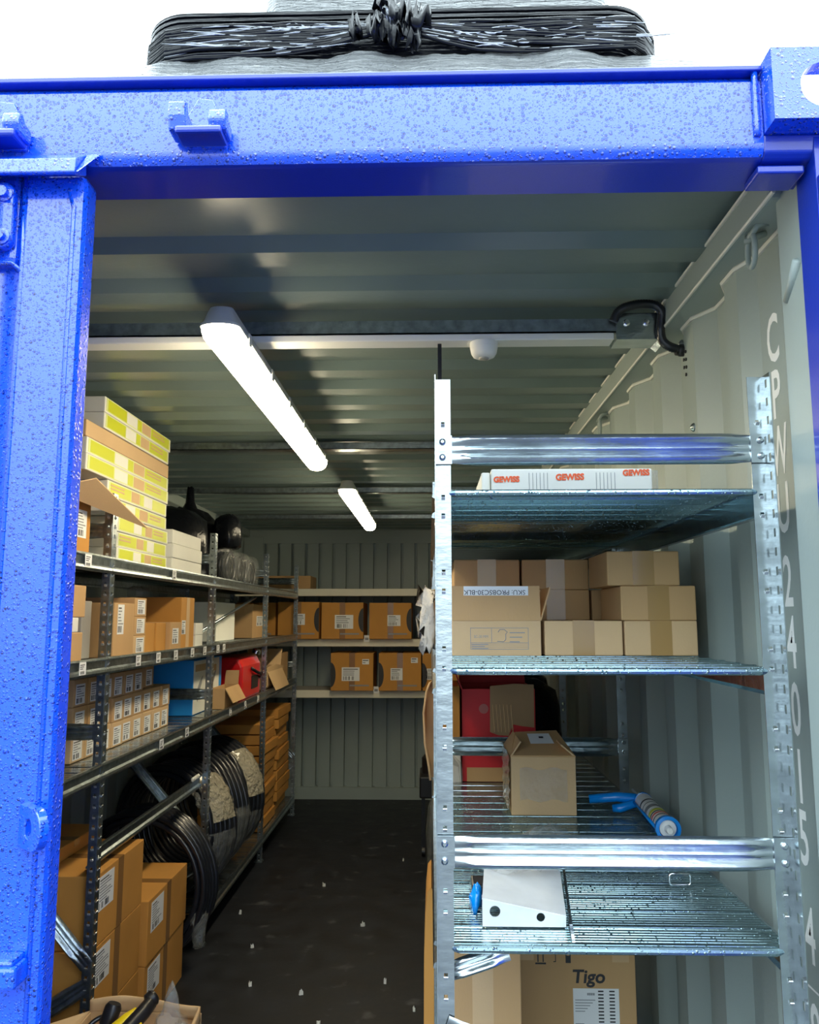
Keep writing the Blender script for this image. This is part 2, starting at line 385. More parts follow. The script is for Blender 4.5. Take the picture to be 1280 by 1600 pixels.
# header beam (front top end rail), with drip edge, roof edge strip
mb = MB()
mb.prism([(1.186, 2.322), (1.187, 2.313), (1.190, 2.306), (1.195, 2.3005), (1.202, 2.2975), (1.206, 2.297), (1.275, 2.288), (1.275, 2.438), (1.196, 2.438), (1.190, 2.430), (1.186, 2.425)], 'x', XL - .07, .534)
hd = mb.build('header_beam', blue, None, (-.5, 1.2, 2.29), auto=True); hd.data.set_sharp_from_angle(angle=math.radians(24)); hd.data.materials.append(blue_dry_shaded)
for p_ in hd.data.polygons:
    if p_.normal.z < -.9 or abs(p_.normal.z) > .97: p_.material_index = 1     # the sheltered underside stays dry; its shade is painted as darker blue
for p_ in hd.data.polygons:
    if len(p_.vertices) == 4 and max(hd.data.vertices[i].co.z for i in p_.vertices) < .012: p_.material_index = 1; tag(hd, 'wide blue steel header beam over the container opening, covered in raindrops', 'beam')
mb = MB(); mb.box(XL - .07, .534, 1.176, 1.30, 2.4385, 2.448); mb.build('top_lip', blue_dry_shaded, hd, bevel=.002)
mb = MB(); mb.prism([(1.186, 2.3335), (1.190, 2.306), (1.200, 2.298), (1.275, 2.288), (1.275, 2.3335)], 'x', .5345, .70); mb.box(.53, .605, 1.205, 1.262, 2.279, 2.293); mb.build('gusset_plate', blue_dry_shaded, hd, bevel=.003)
mb = MB(); mb.tube([(.524, 1.184, 2.33 + .012 * i) for i in range(10)], [.005 + .002 * random.random() for _ in range(10)], 7); mb.build('weld_seam', blue, hd, smooth=True)

def keeper(x, lab):
    o = empty('cam_keeper', (x, 1.186, 2.33), lab, 'latch keeper', 'lock rod keepers on the header')
    b = MB(); b.prism([(x - .030, 2.322), (x + .034, 2.322), (x + .040, 2.345), (x + .012, 2.405), (x - .012, 2.408), (x - .030, 2.375)], 'y', 1.178, 1.187); b.build('back_plate', blue, o, bevel=.002)
    b = MB(); b.box(x - .036, x + .038, 1.138, 1.180, 2.322, 2.335); b.build('base_lip', blue_dry_shaded, o, bevel=.004)
    b = MB(); b.prism([(1.182, 2.33), (1.145, 2.33), (1.138, 2.352), (1.138, 2.376), (1.150, 2.382), (1.160, 2.366), (1.182, 2.364)], 'x', x - .048, x - .020); b.build('prong', blue, o, bevel=.004)
    b = MB(); b.prism([(1.182, 2.33), (1.145, 2.33), (1.138, 2.345), (1.140, 2.362), (1.152, 2.368), (1.162, 2.356), (1.182, 2.354)], 'x', x + .016, x + .044); b.build('prong', blue, o, bevel=.004)
keeper(-.362, 'blue forked lock keeper on the header, above the open doorway')
keeper(-.690, 'blue forked lock keeper on the header at the left edge, above the closed door')

# corner casting
cx0, cx1, cz0, cz1, cy0, cy1 = .535, .70, 2.334, 2.454, 1.145, 1.31
mb = MB(); hc = Vector((.640, 2.390)); ring = []
N_ = 40
for k in range(N_):
    a = 2 * PI * k / N_; c_, s_ = math.cos(a), math.sin(a)
    hx, hz = hc.x + .062 * (abs(c_) ** .75) * (1 if c_ >= 0 else -1), hc.y + .040 * (abs(s_) ** .85) * (1 if s_ >= 0 else -1)
    # outer rectangle point by ray
    tx = ((cx1 - hc.x) if c_ > 0 else (hc.x - cx0)) / max(abs(c_), 1e-6); tz = ((cz1 - hc.y) if s_ > 0 else (hc.y - cz0)) / max(abs(s_), 1e-6)
    t = min(tx, tz); ring.append(((hx, hz), (hc.x + c_ * t, hc.y + s_ * t)))
for (cxx, czz) in ((cx0, cz0), (cx1, cz0), (cx0, cz1), (cx1, cz1)):   # snap nearest outer point onto each corner
    j = min(range(N_), key=lambda q: (ring[q][1][0] - cxx) ** 2 + (ring[q][1][1] - czz) ** 2); ring[j] = (ring[j][0], (cxx, czz))
v = []
for yy in (cy0, cy0 + .022):
    v += [(a[0], yy, a[1]) for a, b in ring] + [(b[0], yy, b[1]) for a, b in ring]
fs = []
for k in range(N_):
    q = (k + 1) % N_
    fs += [(k, N_ + k, N_ + q, q), (2 * N_ + k, 2 * N_ + q, 3 * N_ + q, 3 * N_ + k), (k, q, 2 * N_ + q, 2 * N_ + k), (N_ + k, 3 * N_ + k, 3 * N_ + q, N_ + q)]
mb.add(v, fs)
mb.box(cx0 + .0003, cx0 + .012, cy0 + .0225, cy1, cz0 + .0003, cz1 - .0003); mb.box(cx0 + .013, cx1, cy0 + .0225, cy1, cz0 + .0005, cz0 + .012); mb.box(cx0 + .013, cx1, cy0 + .0225, cy0 + .05, cz1 - .012, cz1 - .0005)
mb.box(cx0 + .01, cx1, cy1 - .05, cy1, cz0 + .01, cz0 + .03)
o = mb.build('corner_casting', blue, None, (.62, 1.2, cz0)); tag(o, 'blue steel corner casting with an oval hole at the top right of the container', 'corner casting')
mb = MB(); mb.tube([(.70, 1.20, 2.42), (.655, 1.24, 2.36), (.60, 1.27, 2.31)], .009, 8); mb.build('inner_rib', blue_dry_shaded, o, smooth=True)

# right corner post and the swung-open right door behind it
mb = MB(); mb.box(.612, .70, 1.186, 1.252, -.12, 2.33); mb.box(.612, .616, 1.150, 1.186, .0, 2.26)
o = mb.build('corner_post', blue_dry_shaded, None, (.65, 1.2, -.12), bevel=.004); tag(o, 'blue container corner post, shade painted into its colour, on the right side of the opening', 'post')
mb = MB(); mb.tube([(.621, 1.325, 2.112), (.6145, 1.268, 2.160)], .009, 10); o = mb.build('tie_bar', grey, None, (.617, 1.3, 2.12), smooth=True); tag(o, 'short grey tie bar welded to the grey inner post at upper right', 'tie bar')
mb = MB(); mb.box(.72, .77, .05, 1.16, -.05, 2.27); mb.box(.715, .72, .08, 1.14, .05, 2.2)
o = mb.build('open_door', blue, None, (.745, .6, -.05), bevel=.006); tag(o, 'blue right door leaf swung wide open beside the opening', 'door')

# left door leaf (closed)
D = empty('closed_door', (-1.1, 1.2, -.05), 'closed blue left door leaf covered in raindrops', 'door')
mb = MB(); mb.box(-.66, -.556, 1.186, 1.240, -.05, 2.285); mb.box(-1.72, -1.62, 1.186, 1.24, -.05, 2.285); mb.box(-1.62, -.66, 1.186, 1.24, 2.13, 2.285); mb.box(-1.62, -.66, 1.186, 1.24, -.05, .10)
mb.build('frame', blue, D, bevel=.012)
mb = MB(); mb.box(-1.63, -.65, 1.202, 1.232, .08, 2.15); mb.build('panel', blue, D)
mb = MB(); mb.tube([(-.655, 1.188, 2.285), (-.652, 1.188, 2.14), (-.650, 1.188, .1)], .004, 6); mb.tube([(-1.2, 1.188, 2.134), (-.668, 1.188, 2.134), (-.652, 1.188, 2.118)], .0045, 6)
mb.build('weld_seam', blue, D, smooth=True)
mb = MB(); mb.tube([(-.582, 1.186, 2.255), (-.572, 1.187, 2.225), (-.572, 1.187, 0)], [.0025, .004, .004], 6); mb.build('pressed_crease', blue, D, smooth=True)
mb = MB(); mb.prism([(1.184, 2.316), (1.148, 2.288), (1.145, 2.263), (1.150, 2.261), (1.188, 2.280)], 'x', -1.72, -.555)
mb.add([(-.555, 1.184, 2.316), (-.528, 1.184, 2.318), (-.549, 1.146, 2.262), (-.555, 1.145, 2.263)], [(0, 1, 2, 3), (3, 2, 1, 0)])
mb.build('drip_flap', blue, D, bevel=.002)
mb = MB(); 
def rrect(x0, x1, z0, z1, r, n=6):
    P = []
    for (cx_, cz_, a0) in ((x1 - r, z1 - r, 0), (x0 + r, z1 - r, 90), (x0 + r, z0 + r, 180), (x1 - r, z0 + r, 270)):
        for i in range(n + 1):
            a = math.radians(a0 + 90 * i / n); P.append((cx_ + r * math.cos(a), cz_ + r * math.sin(a)))
    return P
mb.prism(rrect(-.745, -.662, 2.150, 2.262, .018), 'y', 1.168, 1.186); br = mb.build('rod_bracket', blue, D, bevel=.004)
for z in (2.240, 2.168):
    for x in (-.676, -.731):
        b = MB(); b.lathe([(.0135, 0), (.0135, .003), (.0088, .004), (.0088, .012)], (x, 1.168, z), (0, -1, 0), 6 if False else 12); b.build('bolt', blue, br)
mb = MB(); mb.tube([(-.703, 1.150, 2.33), (-.703, 1.150, 0)], .014, 14); mb.build('lock_rod', blue, D, smooth=True)
def lug(z, xc):
    b = MB(); P = []
    for k in range(20):
        a = PI * (k / 19) - PI / 2; P.append((1.146 - .028 * math.cos(a) * 1.0, z + .030 * math.sin(a)))
    P = [(1.187, z - .030)] + P + [(1.187, z + .030)]
    n = len(P); hole = []
    for k in range(n):
        y_, z_ = P[k]; d = Vector((y_ - 1.158, z_ - z)); d = d.normalized() * .012 if d.length else d; hole.append((1.158 + d.x, z + d.y * 1.25))
    for s_ in (xc - .007, xc + .007): pass
    v = [(xc - .007, a, c) for a, c in P] + [(xc - .007, a, c) for a, c in hole] + [(xc + .007, a, c) for a, c in P] + [(xc + .007, a, c) for a, c in hole]
    fs = []
    for k in range(n):
        q = (k + 1) % n; fs += [(k, n + k, n + q, q), (2 * n + k, 2 * n + q, 3 * n + q, 3 * n + k), (k, q, 2 * n + q, 2 * n + k), (n + k, 3 * n + k, 3 * n + q, n + q)]
    T = Matrix.Translation((xc, 1.186, z)) @ Matrix.Rotation(math.radians(50), 4, 'Z') @ Matrix.Translation((-xc, -1.186, -z))
    b.add([T @ Vector(p) for p in v], fs); b.build('padlock_lug', blue, D, bevel=.003)
lug(1.272, -.592)
mb = MB(); mb.box(-.62, -.572, 1.146, 1.186, 1.062, 1.092); mb.box(-.612, -.578, 1.150, 1.186, 1.090, 1.100); mb.build('handle_stop', blue, D, bevel=.006)

# ---------------------------------------------------------------- wrapped load on the roof
R_ = empty('wrapped_pallet_load', (-.08, 2.0, 2.40), 'pallet load wrapped in wet black stretch film on the container roof', 'wrapped load')
def rloop(x0, x1, y0, y1, z, r, n=8):
    P = []
    for (cx_, cy_, a0) in ((x1 - r, y1 - r, 0), (x0 + r, y1 - r, 90), (x0 + r, y0 + r, 180), (x1 - r, y0 + r, 270)):
        for i in range(n + 1):
            a = math.radians(a0 + 90 * i / n); P.append((cx_ + r * math.cos(a), cy_ + r * math.sin(a), z))
    return P
def rstack(levels, x0, x1, y0, y1, r, jit=0, seed=1, ny=10):
    rr = random.Random(seed); mb = MB(); loops = []
    for z, ins in levels:
        L_ = rloop(x0 + ins, x1 - ins, y0 + ins, y1 - ins, z, r, ny); loops.append([(x + rr.uniform(-jit, jit), y + rr.uniform(-jit, jit), z + rr.uniform(-jit, jit) * .6) for x, y, z in L_])
    n = len(loops[0]); v = [p for l in loops for p in l]
    fs = [(i * n + j, i * n + (j + 1) % n, (i + 1) * n + (j + 1) % n, (i + 1) * n + j) for i in range(len(loops) - 1) for j in range(n)]
    fs += [tuple(range(n))[::-1], tuple(range((len(loops) - 1) * n, len(loops) * n))]
    mb.add(v, fs); return mb
rstack([(2.402, 0), (2.50, -.0), (2.62, .0), (2.70, .0), (2.752, .005), (2.772, .03)], -.66, .52, 1.60, 2.5, .10, .003, 3).build('lower_wrap', grey_film, R_, smooth=True)
lv = []
for i in range(4):
    z = 2.832 + i * .013; lv += [(z, .006), (z + .002, 0), (z + .0095, 0), (z + .0115, .006)]
lv = [(2.70, .03), (2.768, .012), (2.80, .006), (2.825, .004)] + lv
rstack(lv, -.64, .50, 1.56, 2.5, .11, .0, 5).build('stacked_trays', black_film, R_, auto=True)
mb = MB(); rr = random.Random(4)
for k in range(44):    # roped folds of film along front and corners, some pale as painted highlights
    z = 2.765 + .070 * (k / 44.) + rr.uniform(-.004, .004); P = []
    ph = rr.uniform(0, 6); am = rr.uniform(.001, .007)
    for i, p in enumerate(rloop(-.65, .51, 1.548, 2.4, z, .11, 8)[18:36]): pass
    loop = [(-.65, 2.1), (-.65, 1.75), (-.645, 1.66), (-.62, 1.60), (-.57, 1.56), (-.50, 1.548)] + [(-.42 + .066 * i, 1.545) for i in range(14)] + [(.46, 1.56), (.49, 1.60), (.51, 1.66), (.515, 1.75), (.515, 2.1)]
    for i, (x, y) in enumerate(loop):
        pull = math.exp(-((x + .07) / .12) ** 2)
        zz = z + am * math.sin(i * .7 + ph) ; zz = zz * (1 - pull * .7) + 2.835 * pull * .7
        P.append((x, y - .004, zz))
    mb.tube(P, [rr.uniform(.0008, .0050) * (.4 if k % 5 == 2 else 1) for _ in P], 5, 1 if k % 5 == 2 else 0)
for k in range(70):    # short pale strips standing in for highlights on the black film
    z = rr.uniform(2.768, 2.834); x = rr.uniform(-.60, .30); l_ = rr.uniform(.05, .26); P = []
    for i in range(9):
        xx = x + l_ * i / 8; pull = math.exp(-((xx + .07) / .12) ** 2)
        P.append((xx, 1.5405 - rr.uniform(0, .002), (z + .004 * math.sin(i * .8 + k)) * (1 - pull * .6) + 2.835 * pull * .6))
    mb.tube(P, [.0003] + [rr.uniform(.0008, .0022) for _ in range(7)] + [.0003], 4, 1)
mb.build('film_folds', [black_f, film_highlight], R_, smooth=True)
mb = MB()
for k in range(15):
    c = (-.08 + rr.gauss(0, .055), 1.532 + rr.uniform(-.01, .012), 2.812 + rr.gauss(.012, .016)); r_ = rr.uniform(.012, .026)
    crumple(mb, c, 0, [(-r_ * .5, r_ * .3, r_ * .2), (-r_ * .2, r_ * 1.1, r_ * .5), (r_ * .3, r_, r_ * .45), (r_ * .6, r_ * .3, r_ * .2)], 12, k, .28, 1 if k % 7 == 1 else 0)
mb.build('film_knot', [black_f, film_highlight], R_, smooth=True)  # the few pale lumps are painted highlights too
mb = MB()   # loose grey film skirt spreading over the roof edge
def skirt(u, v):
    x = -.76 + 1.42 * u; e = 1 - abs(2 * u - 1) ** 6
    return (x * (1 + .08 * (1 - v)), 1.31 + .24 * v + .006 * math.sin(u * 40), 2.455 + v * (.235 + .075 * e) + .004 * math.sin(u * 25 + v * 9) + .003 * math.sin(u * 61) * e + .0015 * math.sin(u * 213 + v * 30))
mb.grid(skirt, 120, 8); mb.build('film_skirt', grey_film, R_, smooth=True)
R2 = empty('wrapped_load_behind', (0.05, 3.0, 2.40), 'taller grey film-wrapped load on the roof behind the black one', 'wrapped load')
rstack([(2.402, 0), (3.1, 0), (3.84, .01), (3.89, .04), (3.92, .12)], -.62, .68, 2.60, 3.6, .10, .004, 8).build('film_wrap', grey_film, R2, smooth=True)

# ---------------------------------------------------------------- container number on the right wall
num = [('C', 2.100), ('P', 1.990), ('W', 1.880), ('U', 1.770), ('2', 1.632), ('4', 1.520), ('0', 1.400), ('1', 1.282), ('5', 1.176), ('4', 1.013), ('9', .852)]
for ch, z in num:
    mb = text_mb(ch, .132, (.6650, 1.492, z), (0, -1, 0), (0, 0, 1), (-1, 0, 0), bold=.0022, xs=.58 if ch != 'W' else .48)
    if ch == '9':
        for a in ((1.452, 1.456, .772, .930), (1.528, 1.532, .772, .930)): mb.add([(.6644, a[0], a[2]), (.6644, a[1], a[2]), (.6644, a[1], a[3]), (.6644, a[0], a[3])], [(0, 1, 2, 3)])
        for a in ((1.452, 1.532, .772, .776), (1.452, 1.532, .926, .930)): mb.add([(.6644, a[0], a[2]), (.6644, a[1], a[2]), (.6644, a[1], a[3]), (.6644, a[0], a[3])], [(0, 1, 2, 3)])
    o = mb.build('stencil_character', stencil, None, (.665, 1.49, z))
    where = {2.100: 'at the top of the column', 1.990: 'second of the column', 1.880: 'half hidden by the top brace', 1.770: 'behind the top shelf end', 1.632: 'above the 4 and 0',
             1.520: 'right below the 2', 1.400: 'behind the middle shelf end', 1.282: 'over the 5', 1.176: 'just above the lower brace', 1.013: 'just below the lower brace', .852: 'in a thin square frame'}[z]
    tag(o, 'white stencilled %s %s on the right wall' % ('letter ' + ch if ch.isalpha() else 'digit ' + ch, where), 'painted lettering', 'container number characters')
mb = MB()
for i, (dy, dz) in enumerate([(0, 0), (.016, .004), (0, -.02), (.016, -.016), (.0, -.04), (.016, -.036), (.004, -.058)]):
    mb.lathe([(.0045, 0), (.0045, .002)], (.6445, 1.935 + dy, 2.232 + dz), (-1, 0, 0), 8)
o = mb.build('vent_holes', black_p, None, (.645, 1.94, 2.2)); tag(o, 'small cluster of black vent holes below the conduit on the right wall', 'vent')
for (y, z, lab) in ((1.962, 2.262, 'small round bolt head beside the black conduit on the right wall'), (1.905, 2.03, 'single round bolt head low on the right wall above the rack')):
    b = MB(); b.lathe([(.011, 0), (.011, .003), (.006, .008), (.002, .010)], (.646, y, z), (-1, 0, 0), 12); o = b.build('wall_bolt', galv, None, (.646, y, z), auto=True); tag(o, lab, 'bolt', 'bolts on the right wall')
def lashing(y, z, lab):
    o = empty('lashing_ring', (.62, y, z), lab, 'lashing ring', 'lashing rings under the right top rail')
    b = MB(); b.tube([(.612 + .002 * math.cos(2 * PI * k / 20), y + .022 * math.cos(2 * PI * k / 20), z - .012 + .032 * math.sin(2 * PI * k / 20)) for k in range(20)], .0055, 8, closed=True); b.build('ring', grey, o, smooth=True)
    for s_ in (-1, 1):
        b = MB(); b.tube([(.64, y + s_ * .02, z + .034), (.615, y + s_ * .024, z + .026), (.608, y + s_ * .010, z + .012), (.622, y + s_ * .004, z + .016), (.64, y, z + .022)], .006, 8); b.build('bracket', grey, o, smooth=True)
lashing(1.44, 2.272, 'grey lashing ring nearest the door under the right ceiling rail')
lashing(2.80, 2.262, 'grey lashing ring deep inside under the right ceiling rail')

# ---------------------------------------------------------------- ceiling channels, conduit, detector, lamps
def channel(y, lab, duct):
    o = empty('ceiling_channel', (-.5, y, 2.30), lab, 'ceiling channel', 'steel channels across the ceiling')
    z0, z1 = (2.296, 2.332) if duct else (2.318, 2.350)
    b = MB(); w = .030; t = .003
    b.box(XL + .02, .597, y - w, y - w + t, z0, z1); b.box(XL + .02, .597, y + w - t, y + w, z0, z1); b.box(XL + .02, .597, y - w, y + w, z0, z0 + t)
    b.build('rail', galv, o)
    if duct:
        b = MB(); b.box(XL + .02, .475, y - w + .002, y + w - .002, 2.278, 2.296); b.build('cable_duct', white_p, o, bevel=.003)
        b = MB(); b.box(.478, .590, y - w - .004, y + w + .004, 2.274, 2.279); b.box(.478, .590, y - w - .006, y - w - .002, 2.274, 2.345); b.prism([(.583, 2.274), (.596, 2.262), (.596, 2.350), (.583, 2.350)], 'y', y - w - .006, y + w + .004)
        e = b.build('end_bracket', galv_bright, o, bevel=.001)
        for x in (.505, .555):
            b = MB(); b.lathe([(.009, 0), (.009, .002), (.006, .003), (.006, .009)], (x, y - w - .006, 2.318), (0, -1, 0), 12); b.build('bolt', chrome, e)
channel(1.995, 'nearest ceiling channel with a white cable duct and end bracket', True)
channel(3.50, 'bare steel ceiling channel behind the long near lamp', False)
channel(4.75, 'bare steel ceiling channel just before the far lamp', False)
channel(6.02, 'rearmost bare steel ceiling channel near the back wall', False)
mb = MB()
cp = [(.470, 1.95, 2.318), (.480, 1.945, 2.34), (.500, 1.94, 2.352), (.535, 1.94, 2.360), (.572, 1.94, 2.357), (.590, 1.94, 2.340), (.590, 1.945, 2.318), (.588, 1.95, 2.292), (.594, 1.955, 2.268), (.612, 1.955, 2.252), (.645, 1.96, 2.244)]
def smooth_path(P, n=6):
    P = [Vector(p) for p in P]; out = []
    for i in range(len(P) - 1):
        p0, p1, p2, p3 = P[max(i - 1, 0)], P[i], P[i + 1], P[min(i + 2, len(P) - 1)]
        for k in range(n):
            t = k / n; out.append(.5 * ((2 * p1) + (p2 - p0) * t + (2 * p0 - 5 * p1 + 4 * p2 - p3) * t * t + (3 * p1 - p0 - 3 * p2 + p3) * t ** 3))
    return out + [P[-1]]
sp = smooth_path(cp, 12)
mb.tube(sp, [.0108 + .0014 * (i % 2) for i in range(len(sp))], 12)
o = mb.build('flexible_conduit', black_r, None, (.55, 1.95, 2.3), smooth=True); tag(o, 'black flexible conduit looping from the ceiling channel into the right wall', 'conduit')
b = MB(); b.lathe([(.016, 0), (.016, .010), (.013, .014), (.013, .02)], (.647, 1.96, 2.244), (-1, 0, 0), 12); b.build('gland_nut', black_p, o)
mb = MB(); mb.box(.022, .032, 1.985, 1.995, 1.815, 2.276); mb.box(.012, .042, 1.975, 2.005, 1.808, 1.816)
o = mb.build('drop_pole', black_p, None, (.027, 1.99, 1.81)); tag(o, 'thin black vertical pole hanging from the near ceiling channel above the rack', 'pole')
o = empty('motion_sensor', (.142, 1.99, 2.278), 'round white ceiling motion sensor on the near ceiling channel', 'sensor')
b = MB(); b.lathe([(.036, 0), (.036, -.012), (.033, -.028), (.028, -.036), (.020, -.040)], (.142, 1.99, 2.278), (0, 0, 1), 32); b.build('housing', white_p, o, auto=True)
b = MB(); b.lathe([(.013, -.0395), (.012, -.043), (.006, -.045)], (.142, 1.99, 2.278), (0, 0, 1), 24); b.build('lens', board_g, o, auto=True)

def batten(xc, y0, y1, lab):
    o = empty('batten_lamp', (xc, (y0 + y1) / 2, 2.28), lab, 'ceiling lamp', 'sealed batten lamps on the ceiling')
    zt = 2.276; zm = 2.228; w = .043
    def loop(z, ww, ins, n=10):   # capsule outline
        P = []
        for k in range(n + 1):
            a = PI * k / n; P.append((xc + ww * math.cos(a), y1 - ins - ww * .6 + ww * .6 * math.sin(a), z))
        for k in range(n + 1):
            a = PI + PI * k / n; P.append((xc + ww * math.cos(a), y0 + ins + ww * .6 + ww * .6 * math.sin(a), z))
        return P
    def loft(ls):
        m = MB(); n = len(ls[0]); m.add([p for l in ls for p in l], [(i * n + j, i * n + (j + 1) % n, (i + 1) * n + (j + 1) % n, (i + 1) * n + j) for i in range(len(ls) - 1) for j in range(n)] + [tuple(range(n)), tuple(range((len(ls) - 1) * n, len(ls) * n))]); return m
    loft([loop(zt, w * .62, .02), loop(zt - .012, w * .70, .012), loop(zm + .012, w * .9, .004), loop(zm + .006, w * 1.06, 0), loop(zm, w * 1.06, 0)]).build('housing', lamp_h, o, auto=True)
    loft([loop(zm, w, .002), loop(zm - .010, w, .002), loop(zm - .026, w * .88, .008), loop(zm - .038, w * .6, .02), loop(zm - .042, w * .3, .03)]).build('diffuser', lamp_e, o, auto=True)
    for k in range(6):
        y = y0 + .12 + k * (y1 - y0 - .24) / 5; b = MB(); b.box(xc + w * 1.04, xc + w * 1.04 + .005, y - .012, y + .012, zm - .014, zm + .016); b.build('clip', lamp_h, o, bevel=.001)
batten(-.478, 1.70, 3.32, 'bright sealed batten lamp nearest the door')
batten(-.430, 4.02, 5.66, 'smaller-looking bright batten lamp deeper in the container')

# ---------------------------------------------------------------- shelving racks
def strip(mb, org, U, V, Nn, width, h, cells, hole_w, m=0, tab=True):
    """perforated steel strip: org corner, U across, V up; cells = list of (z0,z1,hz0,hz1|None)"""
    org, U, V, Nn = Vector(org), Vector(U), Vector(V), Vector(Nn)
    a0 = 0; a1 = (width - hole_w) / 2; a2 = a1 + hole_w; a3 = width
    def P(u, z): return org + U * u + V * z
    def q(u0, u1, z0, z1): mb.add([P(u0, z0), P(u1, z0), P(u1, z1), P(u0, z1)], [(0, 1, 2, 3)], m)
    for (z0, z1, h0, h1) in cells:
        if h0 is None: q(a0, a3, z0, z1); continue
        q(a0, a1, z0, z1); q(a2, a3, z0, z1); q(a1, a2, z0, h0); q(a1, a2, h1, z1)
        if tab: mb.add([P(a1, h0), P(a2, h0), P(a2, (h0 + h1) / 2) + Nn * .005, P(a1, (h0 + h1) / 2) + Nn * .005], [(0, 1, 2, 3)], 1)
def upright(mb, x, y, s, height, dense=True, fwd=False):
    """L-shaped post: corner at (x,y); leg A across (direction s in x), leg B along y"""
    n = 60; p = height / n
    cont = [(i * p, (i + 1) * p, i * p + p * .28, i * p + p * .72) for i in range(n)]
    if dense: ca = cont
    else:
        ca = [(i * p, (i + 1) * p, i * p + p * .34, i * p + p * .62) if i % 4 in (0, 1) else (i * p, (i + 1) * p, None, None) for i in range(n)]
    strip(mb, (x, y, 0), (s, 0, 0), (0, 0, 1), (0, -1, 0), .028, height, ca, .009 if dense else .0065)
    yd = -1 if fwd else 1
    strip(mb, (x, y, 0), (0, yd, 0), (0, 0, 1), (1 if s < 0 else -1, 0, 0), .038 if dense else .032, height, cont, .010 if dense else .008, 0, dense)
def ribbed(mb, p0, p1, h=.056, amp=.012, nrm=(0, -1, 0), flat=.06):
    p0, p1, nrm = Vector(p0), Vector(p1), Vector(nrm); d = p1 - p0; L_ = d.length; t = d.normalized(); up = nrm.cross(t); 
    if up.z < 0: up = -up
    prof = [(-.5, 0), (-.47, .35), (-.40, .8), (-.32, 1), (-.24, .75), (-.17, .25), (-.12, .1), (-.06, .45), (0, .6), (.06, .45), (.12, .1), (.17, .25), (.24, .75), (.32, 1), (.40, .8), (.47, .35), (.5, 0)]
    us = [0, flat * .35 / L_, flat * .7 / L_, flat / L_, flat * 1.5 / L_] + [flat * 1.5 / L_ + (1 - 3 * flat / L_) * i / 10 for i in range(1, 10)]
    us += [1 - u for u in us[4::-1]]
    v = []
    for u in us:
        e = min(u, 1 - u) * L_; k = min(1, max(0, (e - flat * .35) / (flat * .8))); k = k * k * (3 - 2 * k); k2 = .86 + .14 * k
        for a, b in prof: v.append(p0 + d * u + up * (a * h * k2) + nrm * (amp * b * (0.12 + .88 * k)))
    n = len(prof)
    mb.add(v, [(i * n + j, (i + 1) * n + j, (i + 1) * n + j + 1, i * n + j + 1) for i in range(len(us) - 1) for j in range(n - 1)])
def bracket_end(mb, x, y, z, s):
    mb.box(min(x, x + s * .03), max(x, x + s * .03), y - .004, y - .0015, z - .026, z + .026)
    for dz in (-.014, .014): mb.lathe([(.006, 0), (.006, .003), (.003, .006)], (x + s * .013, y - .004, z + dz), (0, -1, 0), 10)
def deck(mb, x0, x1, y0, y1, z, plank=.0775):
    """ribbed deck, ribs along x"""
    n = max(1, round((y1 - y0) / plank)); w = (y1 - y0) / n; P = []
    for k in range(n):
        a = y0 + k * w; P += [(a, z - .004), (a + .0015, z + .0015), (a + .006, z + .0015)]
        m_ = 6
        for j in range(m_):
            c = a + .008 + (w - .012) * j / m_; q_ = (w - .012) / m_; P += [(c, z), (c + q_ * .55, z), (c + q_ * .78, z - .003)]
        P += [(a + w - .003, z + .0005)]
    P += [(y1, z - .004)]; n = len(P)
    mb.add([(x0, a, b) for a, b in P] + [(x1, a, b) for a, b in P] , [(i, n + i, n + i + 1, i + 1) for i in range(n - 1)])
def lip(mb, x0, x1, y, z, r=.0065, inward=1):
    """rolled front edge of a deck along x, tapering at both ends"""
    k = .03; P = [(x0, y + .012 * inward, z - .004), (x0 + k, y, z - .005), (x1 - k, y, z - .005), (x1, y + .012 * inward, z - .004)]
    mb.tube(P, [.003, r, r, .003], 10)
def beam(mb, x, y0, y1, z, s, h=.056):
    """grooved side beam along y; s = outward x direction"""
    P = [(0, 0), (.010, 0), (.012, -.006), (.004, -.012), (.003, -.034), (.011, -.040), (.013, -.048), (.009, -h), (-.006, -h), (-.006, -.050), (0, -.044)]
    mb.prism([(x + s * a, z + b * h / .056) for a, b in P], 'y', y0, y1)

# ---- left rack
LR = empty('shelving_rack', (-1.4, 4.0, 0), 'long galvanised shelving rack along the left wall full of cartons', 'shelving rack')
fy = [1.40, 2.70, 4.02, 5.35, 6.57]; LX = -1.10; LB = -1.66
for y in fy:
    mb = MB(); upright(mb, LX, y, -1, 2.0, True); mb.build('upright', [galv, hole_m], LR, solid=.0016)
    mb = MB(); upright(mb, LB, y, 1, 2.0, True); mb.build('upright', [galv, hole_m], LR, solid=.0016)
    for z in (1.868, 1.19):
        mb = MB(); ribbed(mb, (LB + .01, y - .003, z), (LX - .004, y - .003, z)); bracket_end(mb, LX, y - .003, z, -1); mb.build('side_brace', galv, LR, auto=True)
    mb = MB(); ribbed(mb, (LB + .01, y - .003, 1.06), (LX - .012, y - .003, .455)); mb.build('side_brace', galv, LR, auto=True)
    mb = MB(); ribbed(mb, (LB + .01, y - .003, .06), (LX - .012, y - .003, .395)); mb.build('side_brace', galv, LR, auto=True)
    mb = MB(); mb.box(LX - .045, LX + .008, y - .008, y + .045, 0, .006); mb.build('foot_plate', galv, LR)
LZ = {0: [1.765, 1.425, 1.075], 1: [1.765, 1.425, 1.075], 2: [1.765, 1.425, 1.075, .15], 3: [1.765, 1.425, 1.075, .15]}
